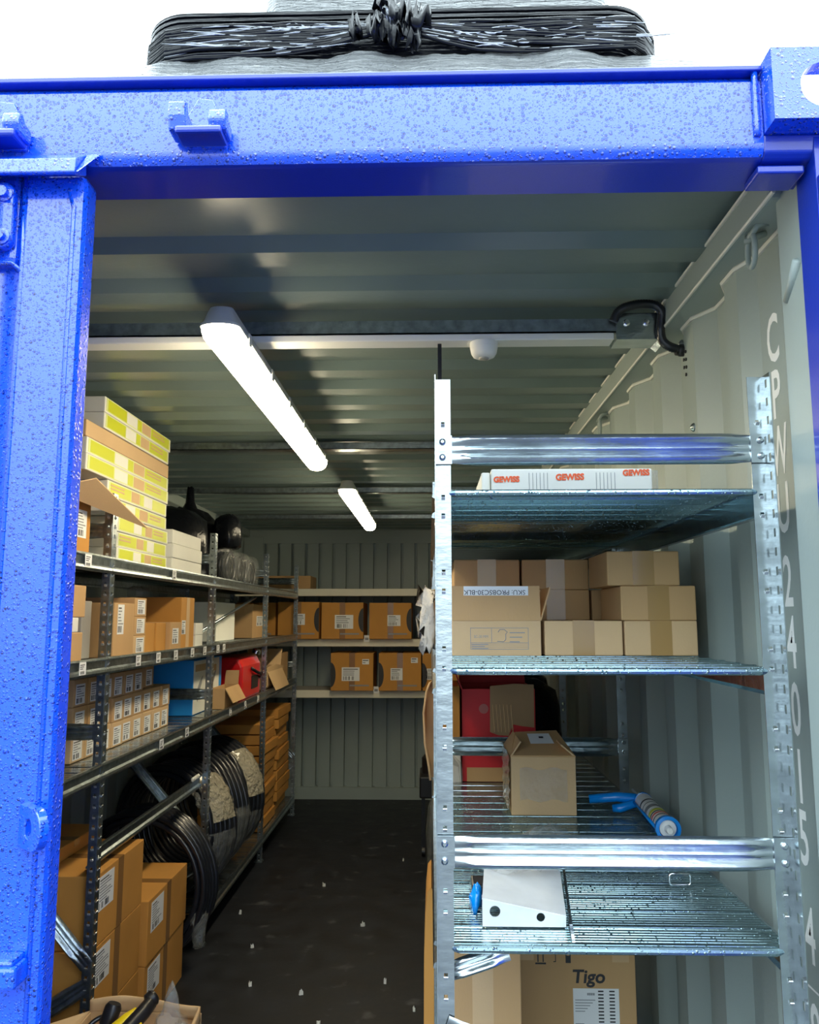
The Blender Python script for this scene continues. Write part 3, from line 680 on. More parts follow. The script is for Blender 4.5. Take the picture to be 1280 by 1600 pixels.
for k, zs in LZ.items():
    a, b = fy[k] + .002, fy[k + 1] - .002
    for z in zs:
        mb = MB(); deck(mb, LB, LX - .006, a, b, z, .1); sh = mb.build('shelf', galv_wet if False else galv_bright, LR, solid=.0012)
        mb = MB(); beam(mb, LX - .004, a, b, z + .012, 1); mb.build('shelf_beam', galv, sh, auto=True); mb = MB(); beam(mb, LB, a, b, z + .012, -1); mb.build('shelf_beam', galv, sh, auto=True)
mb = MB(); beam(mb, LX - .04, fy[1] + .03, fy[2] - .01, .80, 1); mb.build('spare_beam', galv, LR, auto=True)
# price tags in the beam channel
tags_ = [(1.765, [2.50, 3.36]), (1.425, [2.50, 2.98, 3.20, 3.42, 3.66, 3.86, 4.10, 4.22]), (1.075, [3.28, 3.62, 4.40, 4.75, 5.10, 5.70])]
for z, ys in tags_:
    for y in ys:
        mb = MB(); c = LX + .0085; mb.box(c, c + .001, y - .024, y + .024, z - .034, z + .006)
        for i in range(3): mb.box(c + .001, c + .0014, y - .018, y + .014 - .006 * i, z - .004 - i * .006, z - .0015 - i * .006, 1)
        for i in range(6): mb.box(c + .001, c + .0014, y - .016 + i * .005, y - .0135 + i * .005, z - .031, z - .022, 1)
        mb.build('price_tag', [white_l, ink], LR)

# ---- right rack
RR = empty('front_shelving_rack', (.31, 2.5, 0), 'bright galvanised shelving rack by the right wall, nearest the opening', 'shelving rack')
gy = [1.40, 2.50, 3.60, 4.70]; RX0, RX1 = .010, .612
for i, y in enumerate(gy):
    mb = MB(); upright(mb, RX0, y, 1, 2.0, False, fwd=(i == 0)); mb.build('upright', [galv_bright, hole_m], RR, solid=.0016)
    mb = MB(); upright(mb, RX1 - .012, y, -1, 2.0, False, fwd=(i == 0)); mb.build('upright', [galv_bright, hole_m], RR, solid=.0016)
    for z in (1.868, 1.180):
        mb = MB(); ribbed(mb, (RX0 + .004, y - .004, z), (RX1 - .016, y - .004, z)); bracket_end(mb, RX0, y - .004, z, 1); bracket_end(mb, RX1 - .012, y - .004, z, -1); mb.build('side_brace', galv_bright, RR, auto=True)
    mb = MB(); ribbed(mb, (RX0 + .012, y + .020, .978), (RX0 + .120, y + .024, 1.012), h=.034, amp=.007, flat=.03); mb.build('side_brace', galv_bright, RR, auto=True)
    mb = MB(); ribbed(mb, (RX0 + .012, y - .004, .905), (RX1 - .02, y - .004, .68), h=.046); mb.build('side_brace', galv_bright, RR, auto=True)
    mb = MB(); mb.box(RX0 - .004, RX0 + .045, y - .045, y + .045, 0, .005); mb.box(RX1 - .06, RX1 - .010, y - .045, y + .045, 0, .005); mb.build('foot_plate', galv, RR)
for k in range(3):
    for z in (1.795, 1.483, 1.030, .36):
        a, b = gy[k] + .004, gy[k + 1] - .004
        mb = MB(); deck(mb, RX0 + .004, RX1 - .018, a, b, z); lip(mb, RX0 + .006, RX1 - .014, a - .004, z, .006, 1); lip(mb, RX0 + .006, RX1 - .02, b, z, .005, -1)
        sh = mb.build('shelf', galv_wet if k == 0 else galv_bright, RR, solid=.0012)
        mb = MB(); beam(mb, RX0 + .006, a + .02, b, z - .002, -1, .05); mb.build('shelf_beam', galv_bright, sh, auto=True); mb = MB(); beam(mb, RX1 - .020, a, b, z - .002, 1, .05); mb.build('shelf_beam', galv_bright, sh, auto=True)

# ---- back rack
BR = empty('back_shelving_rack', (-.4, 6.9, 0), 'cream beamed shelving rack across the back wall', 'shelving rack')
for x in (XL + .06, .56):
    for y in (6.72, 7.10):
        mb = MB(); mb.box(x - .02, x + .02, y - .02, y + .02, 0, 1.95); mb.build('upright', galv, BR, bevel=.003)
for z in (1.812, 1.392, .972):
    mb = MB(); mb.box(XL + .05, .56, 6.72, 7.12, z - .018, z - .002); mb.build('shelf', board_g, BR)
    mb = MB(); mb.prism([(6.690, z), (6.690, z - .062), (6.72, z - .062), (6.72, z)], 'x', XL + .05, .56); mb.build('shelf_beam', cream, BR, bevel=.004)

# ---------------------------------------------------------------- left rack, top shelf (z 1.767)
ZT = 1.768
nth = ['topmost', 'second from the top', 'third from the top', 'fourth from the top', 'fifth from the top', 'sixth from the top', 'seventh from the top', 'eighth from the top', 'ninth from the top', 'lowest', 'x']
hs = [.054, .054, .054, .054, .054, .050, .050, .056, .052, .052]
offs = [0, .015, -.02, .0, .015, .0, -.012, .02, .006, .0][::-1]
z = ZT; rgn = random.Random(3)
nb = 10
for i in range(nb):      # bottom to top
    k = nb - 1 - i; h = .0555
    low = i < 3
    y0 = (2.83 if low else 2.70 if i < 5 else 2.52) + rgn.uniform(-.008, .008); y1 = (3.37 if low else 3.33) + rgn.uniform(-.012, .012)
    if i >= 8: y0 = 2.64
    xf = -1.125 + rgn.uniform(-.012, .004); blank = (k == 2)
    o = carton('flat_carton', 'flat %s carton, %s in the top shelf stack' % ('plain beige' if blank else 'lime green labelled', nth[k]), 'carton', 'flat cartons stacked on the left top shelf',
               (xf - .34, xf, y0, y1, z + .0005, z + h), board_w if not blank else kraft_l, tape=False)
    if not blank:
        mb = MB(); L_ = y1 - y0; r0, r1 = z + h * .16, z + h * .88
        rect(mb, 'x', (xf, 0, 0), y0 + .012, y1 - .012, r0 - .003, r1 + .003, .0010, 0)
        flip = (i % 3 == 1)
        segs = [(.02, .27, 1), (.44, .50, 1), (.66, .98, 1), (.28, .43, 2), (.51, .65, 3)]
        for a, b, mm in segs:
            if flip: a, b = 1 - b, 1 - a
            rect(mb, 'x', (xf, 0, 0), y0 + .012 + a * (L_ - .024), y0 + .012 + b * (L_ - .024), r0, r1, .0014, mm)
        for j in range(2):
            a = .68 if not flip else .04; rect(mb, 'x', (xf, 0, 0), y0 + a * L_, y0 + (a + .2) * L_, r1 - .012 - j * .012, r1 - .006 - j * .012, .0018, 3)
        mb.build('product_label', [green_t, green_l, board_w, kraft_l], o)
    z += h + .001
# open upright carton with hanging flap, left end
oc = open_carton('open_carton', 'tall open carton with a big flap folded out, left end of the top shelf', 'carton', None, (-1.50, -1.135, 2.30, 2.60, ZT, ZT + .185), kraft_o, [('x-', .12, 40), ('y-', .12, 60)])
mb = MB(); mb.add([(-1.135, 2.30, ZT + .185), (-1.135, 2.60, ZT + .185), (-1.03, 2.85, ZT + .125), (-1.045, 2.42, ZT + .235)], [(0, 1, 2, 3)]); mb.build('flap', kraft_l, oc, solid=.004)
sticker(oc, 'x', (-1.135, 0, 0), 2.50, 2.57, ZT + .06, ZT + .15)
for i in range(3):
    o = carton('beige_carton', 'plain pale beige carton, %s of three beside the green cartons' % ['lowest', 'middle', 'top'][i], 'carton', 'plain pale cartons on the left top shelf',
           (-1.42, -1.125 + .004 * (i % 2), 3.42, 3.87 - .01 * i, ZT + i * .0625, ZT + i * .0625 + .0615), board_w, tape=False)
# black bagged coils on the top shelf
def bag(name, lab, cat, group, c, rx, ry, h, neck=0, m=None, seed=0, streak=None):
    mb = MB(); s_ = [(0, rx * .8, ry * .8), (h * .06, rx * .97, ry * .95), (h * .3, rx, ry), (h * .6, rx, ry), (h * .82, rx * .9, ry * .9), (h * .95, rx * .6, ry * .65), (h, rx * .25, ry * .3)]
    if neck: s_ += [(h + neck * .3, rx * .16, ry * .18), (h + neck, rx * .10, ry * .20)]
    crumple(mb, c, 0, s_, 24, seed, .05); o = mb.build(name, m or black_f, None, c, smooth=True); tag(o, lab, cat, group)
    return o
bag('bagged_coil', 'big black plastic bag beside the green cartons on the left top shelf', 'plastic bag', 'wrapped goods on the left top shelf', (-1.42, 4.27, ZT), .20, .17, .40, .0, black_f, 1)
b2 = bag('bagged_coil', 'big black bag with a pointed clear top, left top shelf', 'plastic bag', 'wrapped goods on the left top shelf', (-1.43, 4.64, ZT + .003), .17, .16, .44, .13, black_f, 2)
bag('bagged_coil', 'black bag with shiny clear film edge, behind the pointed bag on the left top shelf', 'plastic bag', 'wrapped goods on the left top shelf', (-1.43, 5.02, ZT + .003), .17, .16, .38, 0, black_f, 5)
def standing_coil(name, lab, cat, group, c, R, r, wide, axis, m, seed=0, turns=5, wrap=None, wrap_angles=(), wm=None, label_at=None):
    """coil of ribbed conduit standing on its rim. c = centre, axis = direction of the hole"""
    ax = Vector(axis).normalized(); up = Vector((0, 0, 1)); a = up.cross(ax).normalized(); rr = random.Random(seed)
    C_ = Vector(c); o = empty(name, (C_.x, C_.y, C_.z - R), lab, cat, group)
    mb = MB(); tr = wide / turns / 2
    for lay in range(2):
        for t in range(turns):
            h = -wide / 2 + tr + t * 2 * tr; rad = R - tr - lay * tr * 1.8
            P = []
            for k in range(56):
                an = 2 * PI * k / 56; P.append(C_ + ax * (h + tr * .25 * math.sin(an * 2 + t)) + (a * math.cos(an) + up * math.sin(an)) * (rad + .004 * math.sin(3 * an + t)))
            mb.tube(P, [tr * (1.0 if k % 2 else .90) for k in range(56)], 8, closed=True)
    mb.build('wound_conduit', m, o, smooth=True)
    for (a0, a1, mm) in wrap_angles:
        mb = MB(); 
        def wf(u, v):
            an = a0 + (a1 - a0) * u; ph = 2 * PI * v; q = 1 + .05 * math.sin(u * 23 + v * 31) + rr.uniform(-.03, .03)
            rad = R - tr * 1.9 + (tr * 2.0 + .012) * q * math.cos(ph); hh = (wide / 2 + .012) * q * math.sin(ph)
            return C_ + ax * hh + (a * math.cos(an) + up * math.sin(an)) * rad
        mb.grid(wf, 16, 20); mb.build('wrapping', mm, o, smooth=True)
    return o
bag('bagged_coil', 'shiny black film bag lying on the small wrapped coils, left top shelf', 'plastic bag', 'wrapped goods on the left top shelf', (-1.19, 4.62, ZT + .205), .080, .10, .20, .0, black_f, 9)
for i, (y, R, lab) in enumerate([(4.55, .085, 'small film-wrapped coil right behind the second upright on the left top shelf'), (4.88, .085, 'small film-wrapped coil, middle of three on the left top shelf'), (5.18, .085, 'small film-wrapped coil, farthest of three on the left top shelf')]):
    mb = MB(); seed = 20 + i; c = (-1.18 - .01 * i, y, ZT + .004)
    crumple(mb, c, 0, [(0, .05, .11), (.02, .065, .13), (.10, .07, .14), (.16, .065, .13), (.185, .05, .10), (.195, .02, .05)], 20, seed, .05)
    o = mb.build('wrapped_coil', film_thin, None, c, smooth=True); tag(o, lab, 'coil', 'small wrapped coils on the left top shelf')
    mb = MB(); 
    for t in range(4): mb.tube([(c[0] - .03 + t * .018, y + .10 * math.cos(2 * PI * k / 28), ZT + .093 + .080 * math.sin(2 * PI * k / 28)) for k in range(28)], .009, 6, closed=True)
    mb.build('wound_cable', black_r, o, smooth=True)

# ---------------------------------------------------------------- left rack, second shelf (z 1.427)
Z2 = 1.428; G2 = 'cartons on the left middle shelf'
def c2(desc, y0, y1, z0, z1, x1=-1.125, d=.3, m=None, **k): return carton('storage_carton', desc, 'carton', G2, (x1 - d, x1, y0, y1, z0, z1), m or kraft, **k)
c2('narrow kraft carton at the far left end of the middle shelf, low one', 2.43, 2.565, Z2, Z2 + .095, tape=False)
c2('white carton between two kraft ones at the far left end of the middle shelf', 2.43, 2.530, Z2 + .096, Z2 + .142, m=board_w, tape=False)
c2('narrow kraft carton on top at the far left end of the middle shelf', 2.43, 2.575, Z2 + .143, Z2 + .245, tape=False)
c2('dim grey-brown carton left of the first upright on the middle shelf', 2.72, 2.80, Z2, Z2 + .20, x1=-1.20, d=.35, m=board_g, tape=False)
c2('upright kraft carton with a long white label beside the first upright', 2.815, 3.01, Z2, Z2 + .195, tape=False, lab=(.16, .46, .42, .97, 6))
for i in range(3):
    c2('small labelled carton, %s of a stack of three on the middle shelf' % ['lowest', 'middle', 'top'][i], 3.025, 3.15, Z2 + i * .073, Z2 + i * .073 + .072, x1=-1.13, tape=False, lab=(.20, .85, .12, .9, 4), m=kraft if i else kraft_l)
c2('little brown printed carton, left of a pair on the middle shelf', 3.225, 3.34, Z2, Z2 + .12, x1=-1.16, m=kraft_o, tape=False)
c2('little brown printed carton, right of a pair on the middle shelf', 3.345, 3.47, Z2, Z2 + .12, x1=-1.155, m=kraft_o, tape=False)
for y in (3.28, 3.405):
    pass
c2('kraft carton with a white label leaning on the tall orange carton', 3.475, 3.62, Z2, Z2 + .122, x1=-1.135, tape=False, lab=(.15, .72, .22, .78, 4))
bigc = c2('tall orange-brown carton with a long tape strip on the middle shelf', 3.63, 3.83, Z2, Z2 + .235, x1=-1.14, m=kraft_o, tape='v', tape_mat=kraft_l, lab=(.05, .33, .28, .55, 4))
for i in range(2): c2('small white carton, %s of two next to the second upright' % ['lower', 'upper'][i], 3.86, 3.985, Z2 + i * .058, Z2 + i * .058 + .057, x1=-1.14, m=board_w, tape=False)
mb = MB(); mb.tube([(-1.22, 4.05, Z2 + .04), (-1.17, 5.30, Z2 + .275)], .009, 8)
o = mb.build('metal_rod', galv_bright, None, (-1.2, 4.1, Z2 + .03), smooth=True); tag(o, 'long pale metal rod leaning diagonally on the left middle shelf', 'rod')
for j, (y0, y1, z1, mm, lab) in enumerate([(4.75, 5.2, .235, board_w, 'pale carton in the shade at the rear of the left middle shelf'), (5.55, 6.05, .235, kraft, 'shaded kraft carton with two white labels on the left middle shelf')]):
    c2(lab, y0, y1, Z2, Z2 + z1, x1=-1.24 - .04 * (1 - j), d=.36, m=mm, tape=False, lab=(.25, .75, .35, .65, 4) if j else None)
bag('clear_bag', 'small clear plastic bag on top behind the tall orange carton', 'plastic bag', None, (-1.38, 3.72, Z2 + .236), .05, .06, .05, .0, film, 14)

# ---------------------------------------------------------------- left rack, third shelf (z 1.077)
Z3 = 1.078
ordn = ['first', 'second', 'third', 'fourth', 'fifth', 'sixth', 'seventh', 'eighth', 'ninth']
for r in range(3):
    for k in range(9):
        if r == 2 and k == 8: continue
        y0 = 2.735 + .111 * k; jx = random.uniform(-.005, .004)
        if r == 2 and k in (6, 7): jx -= .035
        o = carton('part_carton', 'small carton with a white label, %s row, %s from the left' % (['bottom', 'middle', 'top'][r], ordn[k]), 'carton', 'small labelled cartons in three rows on the left shelf',
               (-1.50, -1.215 + jx, y0, y0 + .1095, Z3 + r * .0935, Z3 + r * .0935 + .0925), kraft_l if r < 1 else kraft, tape=False, lab=(.12, .78, .08, .82, 5))
# blue boxed item beyond the second frame
o = carton('blue_box', 'big blue cardboard box with a picture side, behind the second upright', 'box', None, (-1.46, -1.205, 4.07, 4.62, Z3, Z3 + .275), cyan_c, tape=False)
mb = MB(); rect(mb, 'x', (-1.205, 0, 0), 4.075, 4.56, Z3 + .004, Z3 + .27, .001, 0)
rect(mb, 'x', (-1.205, 0, 0), 4.10, 4.30, Z3 + .215, Z3 + .25, .0015, 1); rect(mb, 'x', (-1.205, 0, 0), 4.34, 4.50, Z3 + .20, Z3 + .235, .0015, 1)
U = [(4.12, .10), (4.18, .16), (4.24, .19), (4.22, .15), (4.18, .11), (4.15, .06)]
mb.prism([(a, Z3 + b) for a, b in U], 'x', -1.2045, -1.2035, 2)
mb.prism([(a + .26, Z3 + b + .02) for a, b in U], 'x', -1.2045, -1.2035, 2)
mb.lathe([(.022, 0), (.022, .001)], (-1.2045, 4.44, Z3 + .06), (1, 0, 0), 14, 3)
mb.build('picture_panel', [board_w, kraft_l, ink_g, red_c], o)
# red power tool case
o = empty('red_tool_case', (-1.25, 5.0, Z3), 'glossy red tool case with a black grip and chrome knob on the left shelf', 'tool case')
mb = MB(); mb.prism([(-1.46, Z3), (-1.12, Z3), (-1.12, Z3 + .20), (-1.15, Z3 + .255), (-1.46, Z3 + .255)], 'y', 4.78, 5.28); mb.build('body', red_m, o, bevel=.015)
mb = MB(); mb.prism(rrect(0, 1, 0, 1, .3), 'y', 0, .001) if False else None
mb.lathe([(.030, 0), (.030, .02), (.022, .03)], (-1.135, 5.20, Z3 + .262), (.4, 0, 1), 20); mb.build('chrome_knob', chrome, o, auto=True)
mb = MB(); mb.box(-1.122, -1.116, 5.02, 5.20, Z3 + .05, Z3 + .13); mb.build('recess', black_p, o, bevel=.002)
mb = MB(); mb.tube([(-1.118, 5.00, Z3 + .18), (-1.10, 5.04, Z3 + .16), (-1.10, 5.20, Z3 + .13), (-1.118, 5.25, Z3 + .11)], .010, 8); mb.build('grip', black_p, o, smooth=True)
oc = open_carton('opened_carton', 'small opened kraft carton in front of the red tool case', 'carton', None, (-1.195, -1.115, 4.36, 4.66, Z3, Z3 + .11), kraft, [('x+', .09, 150), ('y+', .08, 15)])
oc = open_carton('opened_pale_carton', 'pale carton with folded-out flaps at the far end of the left shelf', 'carton', None, (-1.40, -1.13, 5.52, 6.05, Z3, Z3 + .14), kraft_l, [('x+', .16, 155), ('y+', .14, 35), ('y-', .08, 20)])
mb = MB(); mb.add([(-1.12, 5.46, Z3 + .02), (-1.12, 6.05, Z3 + .03), (-1.12, 6.10, Z3 + .13), (-1.12, 5.80, Z3 + .16), (-1.12, 5.48, Z3 + .15)], [(0, 1, 2, 3, 4)]); mb.build('flap', kraft_l, oc, solid=.004)
carton('dark_carton', 'shaded brown carton behind the pale opened carton', 'carton', None, (-1.45, -1.16, 6.14, 6.52, Z3, Z3 + .22), kraft, tape=False)

# ---------------------------------------------------------------- left rack, bottom
def bigcarton(lab, y0, y1, z0, z1, x1=-1.118, d=.46, **k):
    return carton('shipping_carton', lab, 'carton', 'large taped cartons on the floor by the first upright', (x1 - d, x1, y0, y1, z0, z1), kraft_o, tape='v', tape_mat=tape_d, lab=(.07, .36, .46, .93, 8), **k)
bigcarton('large taped carton, bottom of the taller stack on the floor', 2.745, 3.200, 0.001, .238)
bigcarton('large taped carton, middle of the taller stack on the floor', 2.735, 3.195, .240, .478)
bigcarton('large taped carton, top of the taller stack on the floor', 2.745, 3.200, .480, .715)
bigcarton('large taped carton, bottom of the lower stack beside the coils', 3.215, 3.70, .001, .238, x1=-1.10)
bigcarton('large taped carton, top of the lower stack beside the coils', 3.215, 3.71, .240, .478, x1=-1.095)
for i, (y0, y1, lab) in enumerate([(3.23, 3.38, 'small labelled carton, left of two on the lower stack'), (3.40, 3.60, 'small labelled carton, right of two on the lower stack')]):
    carton('small_carton', lab, 'carton', 'small cartons on the lower stack', (-1.56, -1.36, y0, y1, .480, .60), kraft, tape=False, lab=(.15, .8, .2, .9, 5))
carton('loose_carton', 'kraft carton lying on top at the rear of the taller stack', 'carton', None, (-1.64, -1.30, 2.80, 3.22, .717, .765), kraft_o, tape=True)
G4 = 'black conduit coils standing under the left rack'
standing_coil('conduit_coil', 'black conduit coil standing behind the low carton stack', 'coil', G4, (-1.34, 3.865, .345), .34, .03, .16, (.15, 1, 0), black_r, 1, 5, wrap_angles=[(-.9, -.5, film)])
ZB = .156
standing_coil('conduit_coil', 'black conduit coil with a crinkled wrap, just beyond the second upright', 'coil', G4, (-1.34, 4.30, ZB + .335), .33, .03, .22, (.45, 1, 0), black_r, 2, 6, wrap_angles=[(2.2, 2.95, film_d), (3.1, 3.9, film)])
standing_coil('conduit_coil', 'black conduit coil in the middle of the row under the left rack', 'coil', G4, (-1.34, 4.60, ZB + .345), .34, .03, .18, (.45, 1, 0), black_r, 3, 5, wrap_angles=[(3.0, 4.2, film)])
standing_coil('conduit_coil', 'farthest black conduit coil, with a large crinkled wrap', 'coil', G4, (-1.34, 4.98, ZB + .345), .34, .03, .20, (.45, 1, 0), black_r, 4, 5, wrap_angles=[(2.2, 3.05, film_d), (3.3, 4.2, film)])
mb = MB(); crumple(mb, (-1.06, 3.80, .10), 0, [(0, .02, .03), (.06, .03, .045), (.12, .035, .05), (.17, .02, .03), (.20, .03, .03)], 14, 3, .12)
o = mb.build('film_scrap', film, None, (-1.06, 3.80, .10), smooth=True); tag(o, 'crumpled clear film hanging at the foot of the nearest coil', 'plastic film')
mb = MB(); 
for i in range(5): mb.lathe([(.008, 0), (.012, .006), (.008, .012)], (-1.128, 3.84 + i * .022, .812), (1, 0, 0), 10)
o = mb.build('cable_clips', foam, None, (-1.128, 3.9, .80), smooth=True); tag(o, 'row of small pale cable clips on the beam by the second upright', 'cable clips')
# flat carton stacks, bays four
for col, (y0, y1) in enumerate([(5.46, 5.95), (6.0, 6.49)]):
    z = ZB + .003; k = 0; hh = .070 if col == 0 else .074
    n = 10
    for k in range(n):
        dx = random.uniform(-.02, .015); rz = random.uniform(-.03, .03)
        carton('flat_box', 'flat orange-brown carton, %s from the bottom of the %s far-end stack' % (['first', 'second', 'third', 'fourth', 'fifth', 'sixth', 'seventh', 'eighth', 'ninth', 'tenth'][k], ['nearer', 'farther'][col]), 'carton',
               'flat cartons stacked at the far end of the left rack', (-1.44 + dx, -1.135 + dx, y0, y1, z, z + hh - .008), kraft_o, tape=False, rz=rz)
        z += hh
for k in range(4):
    carton('flat_box', 'flat orange-brown carton, %s of the short pile beside the farthest coil' % ['lowest', 'second', 'third', 'top'][k], 'carton', 'flat cartons stacked beside the farthest coil', (-1.50, -1.25, 5.255, 5.325, ZB + .003 + k * .155, ZB + .003 + k * .155 + .153), kraft_o, tape=False)

# ---------------------------------------------------------------- back rack cartons
def backbox(lab, x0, x1, z0, z1, hole='r', lu=(.35, .75), lv=(.3, .65), y0=6.625, ex=None):
    o = carton('cable_carton', lab, 'carton', 'cartons on the back wall rack', (x0, x1, y0, y0 + .42, z0, z1), kraft_o, face='y', tape=True, tape_mat=tape_d)
    w = x1 - x0; h = z1 - z0
    sticker(o, 'y', (0, y0, 0), x0 + lu[0] * w, x0 + lu[1] * w, z0 + lv[0] * h, z0 + lv[1] * h, rows=4)
    if ex: sticker(o, 'y', (0, y0, 0), x0 + ex[0] * w, x0 + ex[1] * w, z0 + ex[2] * h, z0 + ex[3] * h, rows=2, barcode=False)
    mb = MB(); s_ = 1 if hole == 'r' else -1; xe = x1 if hole == 'r' else x0; P = []
    for k in range(13):
        a = -PI / 2 + PI * k / 12; P.append((xe - s_ * math.cos(a) * .10 * w * 1.2, z0 + .42 * h + .33 * h * math.sin(a) if hole == 'l' else z0 + .52 * h + .33 * h * math.sin(a)))
    mb.prism(P, 'y', y0 - .0012, y0 - .0004); mb.build('curved_print', ink, o)
    mb = MB(); rect(mb, 'y', (0, y0, 0), x0 + .45 * w, x0 + .9 * w, z0 + .12 * h, z0 + .16 * h, .0012); mb.build('printed_text', ink_g, o)
zA, zC = 1.394, .974
backbox('shaded carton at the left end of the upper back shelf', -1.62, -1.29, zA, zA + .30, 'l', (.3, .7), (.3, .6))
backbox('carton partly behind the last upright on the upper back shelf', -1.27, -.925, zA, zA + .305, 'r', (.38, .66), (.38, .68))
backbox('carton with a wide double label on the upper back shelf, left of the last', -.905, -.555, zA, zA + .30, 'r', (.32, .76), (.28, .66))
backbox('carton with a square label on the upper back shelf, beside the rack post', -.505, -.155, zA, zA + .298, 'r', (.43, .74), (.36, .66))
backbox('carton mostly hidden behind the front rack post, upper back shelf', -.055, .26, zA, zA + .29, 'l')
backbox('left carton with a wide label on the lower back shelf', -.822, -.47, zC, zC + .305, 'l', (.26, .68), (.26, .62), ex=(.74, .9, .7, .84))
backbox('middle carton with a two digit label on the lower back shelf', -.425, -.075, zC, zC + .305, 'l', (.28, .56), (.28, .6), ex=(.76, .92, .74, .88))
backbox('right carton half hidden by the front rack, lower back shelf', -.065, .28, zC, zC + .30, 'l', (.1, .4), (.3, .6))
carton('flat_back_carton', 'flat brown carton on the top back shelf by the last upright', 'carton', None, (-1.50, -1.02, 6.76, 7.1, 1.814, 1.925), kraft, face='y', tape=False)
for (x, z, lab) in ((-.53, zA, 'small white shelf tag between cartons on the upper back shelf'), (-.45, zC, 'small white shelf tag between cartons on the lower back shelf'), (-.46, zA - .0, None)):
    if lab is None: continue
    mb = MB(); mb.box(x - .022, x + .022, 6.684, 6.689, z - .025, z + .03); mb.box(x - .014, x + .014, 6.6835, 6.684, z - .01, z + .01, 1); o = mb.build('shelf_tag', [white_l, ink_g], None, (x, 6.686, z - .025)); tag(o, lab, 'tag', 'white tags on the back rack')

# ---------------------------------------------------------------- right rack, top shelf
o = carton('flat_white_carton', 'long flat white carton with red-orange lettering on the top shelf of the front rack', 'carton', None, (.118, .425, 1.50, 1.80, 1.7975, 1.853), board_w, face='y', tape=False)
for x, z, s_ in ((.147, 1.832, .0150), (.268, 1.836, .0165), (.394, 1.844, .0155)):
    text_mb('GEWISS', s_, (x, 1.4995, z), (1, 0, .02), (0, 0, 1), (0, -1, 0), bold=.0008, xs=.95).build('printed_name', orange_t, o)
for xa in (.190, .318):
    mb = MB()
    for i in range(6): rect(mb, 'y', (0, 1.50, 0), xa + .007 * i, xa + .007 * i + .0008, 1.812, 1.845, .001)
    mb.build('small_print', ink_g, o)
mb = MB(); mb.box(.425, .437, 1.505, 1.79, 1.7975, 1.850); mb.build('film_end', film, o)
o = carton('short_white_carton', 'short white carton end behind the lettered white carton', 'carton', None, (.100, .117, 1.51, 1.80, 1.7975, 1.848), board_w, face='y', tape=False)

# ---------------------------------------------------------------- right rack, second shelf
Z4 = 1.4855; hB = .0775; G5 = 'small taped cartons on the middle shelf of the front rack'
yF = 1.80
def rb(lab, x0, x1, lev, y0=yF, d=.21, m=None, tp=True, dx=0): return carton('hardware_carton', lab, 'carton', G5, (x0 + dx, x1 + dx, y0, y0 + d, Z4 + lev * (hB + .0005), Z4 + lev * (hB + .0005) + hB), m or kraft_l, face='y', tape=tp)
rb('kraft carton in the bottom row, right next to the open carton with the sticker', .256, .430, 0)
rb('kraft carton at the right end of the bottom row', .434, .606 - .01, 0)
rb('kraft carton with tape in the middle row, right end', .428, .596, 1, m=kraft)
rb('topmost kraft carton, right end of the pile', .400, .562, 2, m=kraft)
yR = 2.06
for c_, (x0, x1) in enumerate(((.062, .232), (.238, .410), (.416, .586))):
    for lev in range(3):
        if c_ == 2 and lev == 2: continue
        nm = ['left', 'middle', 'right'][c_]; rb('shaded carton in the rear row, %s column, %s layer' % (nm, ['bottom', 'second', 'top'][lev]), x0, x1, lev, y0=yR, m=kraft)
oc = open_carton('sku_carton', 'open pale carton with an upside-down SKU sticker on its raised flap', 'carton', None, (.050, .248, yF, yF + .20, Z4, Z4 + hB), kraft_l, [('y+', .06, 20)])
fl = MB(); fl.add([(.050, yF, Z4 + hB), (.248, yF, Z4 + hB), (.248, yF + .012, Z4 + hB + .078), (.050, yF + .012, Z4 + hB + .078)], [(0, 1, 2, 3)]); fo = fl.build('front_flap', kraft, oc, solid=.003)
fl = MB(); fl.add([(.248, yF, Z4 + hB), (.248, yF + .16, Z4 + hB), (.272, yF + .15, Z4 + hB + .075), (.272, yF + .01, Z4 + hB + .075)], [(0, 1, 2, 3)]); fl.build('side_flap', kraft, oc, solid=.003)
mb = MB(); yy = yF + .0075; mb.box(.076, .222, yy - .0003, yy + .0003, Z4 + hB + .050, Z4 + hB + .0775)
T = [(yF + .0005 + .012 * .65)]
sk = mb.build('sku_sticker', white_l, fo)
sk.rotation_euler = (0, 0, 0)
mb = text_mb('SKU: PROBSC30-BLK', .0155, (.146, yy - .0006, Z4 + hB + .064), (-1, 0, 0), (0, 0, -1), (0, -1, 0)); mb.build('sticker_text', ink, fo)
mb = MB(); y_ = yF
x0, x1, z0, z1 = .090, .220, Z4 + .014, Z4 + .062
for a in ((x0, x1, z1 - .001, z1), (x0, x1, z0, z0 + .001), (x0, x0 + .001, z0, z1), (x1 - .001, x1, z0, z1), (x0, x1, z0 + .014, z0 + .015), (x0 + .047, x0 + .048, z0 + .014, z1), (x0, x1, z0 + .0095, z0 + .010), (x0, x1, z0 + .005, z0 + .0055)):
    rect(mb, 'y', (0, y_, 0), *a, .0008)
for i in range(3): rect(mb, 'y', (0, y_, 0), x0 + .003, x0 + .04 - .008 * (i % 2), z0 + .0015 + .0045 * i, z0 + .003 + .0045 * i, .0008)
for i in range(3): rect(mb, 'y', (0, y_, 0), x0 + .088, x0 + .122 - .006 * i, z1 - .012 - .010 * i, z1 - .010 - .010 * i, .0008)
text_mb('SC-30 MM', .0088, (x0 + .024, y_, z0 + .028), (1, 0, 0), (0, 0, 1), (0, -1, 0), mb=mb, xs=.85)
P = [(x0 + .062, z1 - .010), (x0 + .066, z1 - .004), (x0 + .076, z1 - .004), (x0 + .083, z1 - .010), (x0 + .079, z1 - .014), (x0 + .079, z0 + .022), (x0 + .074, z0 + .017), (x0 + .060, z0 + .018)]
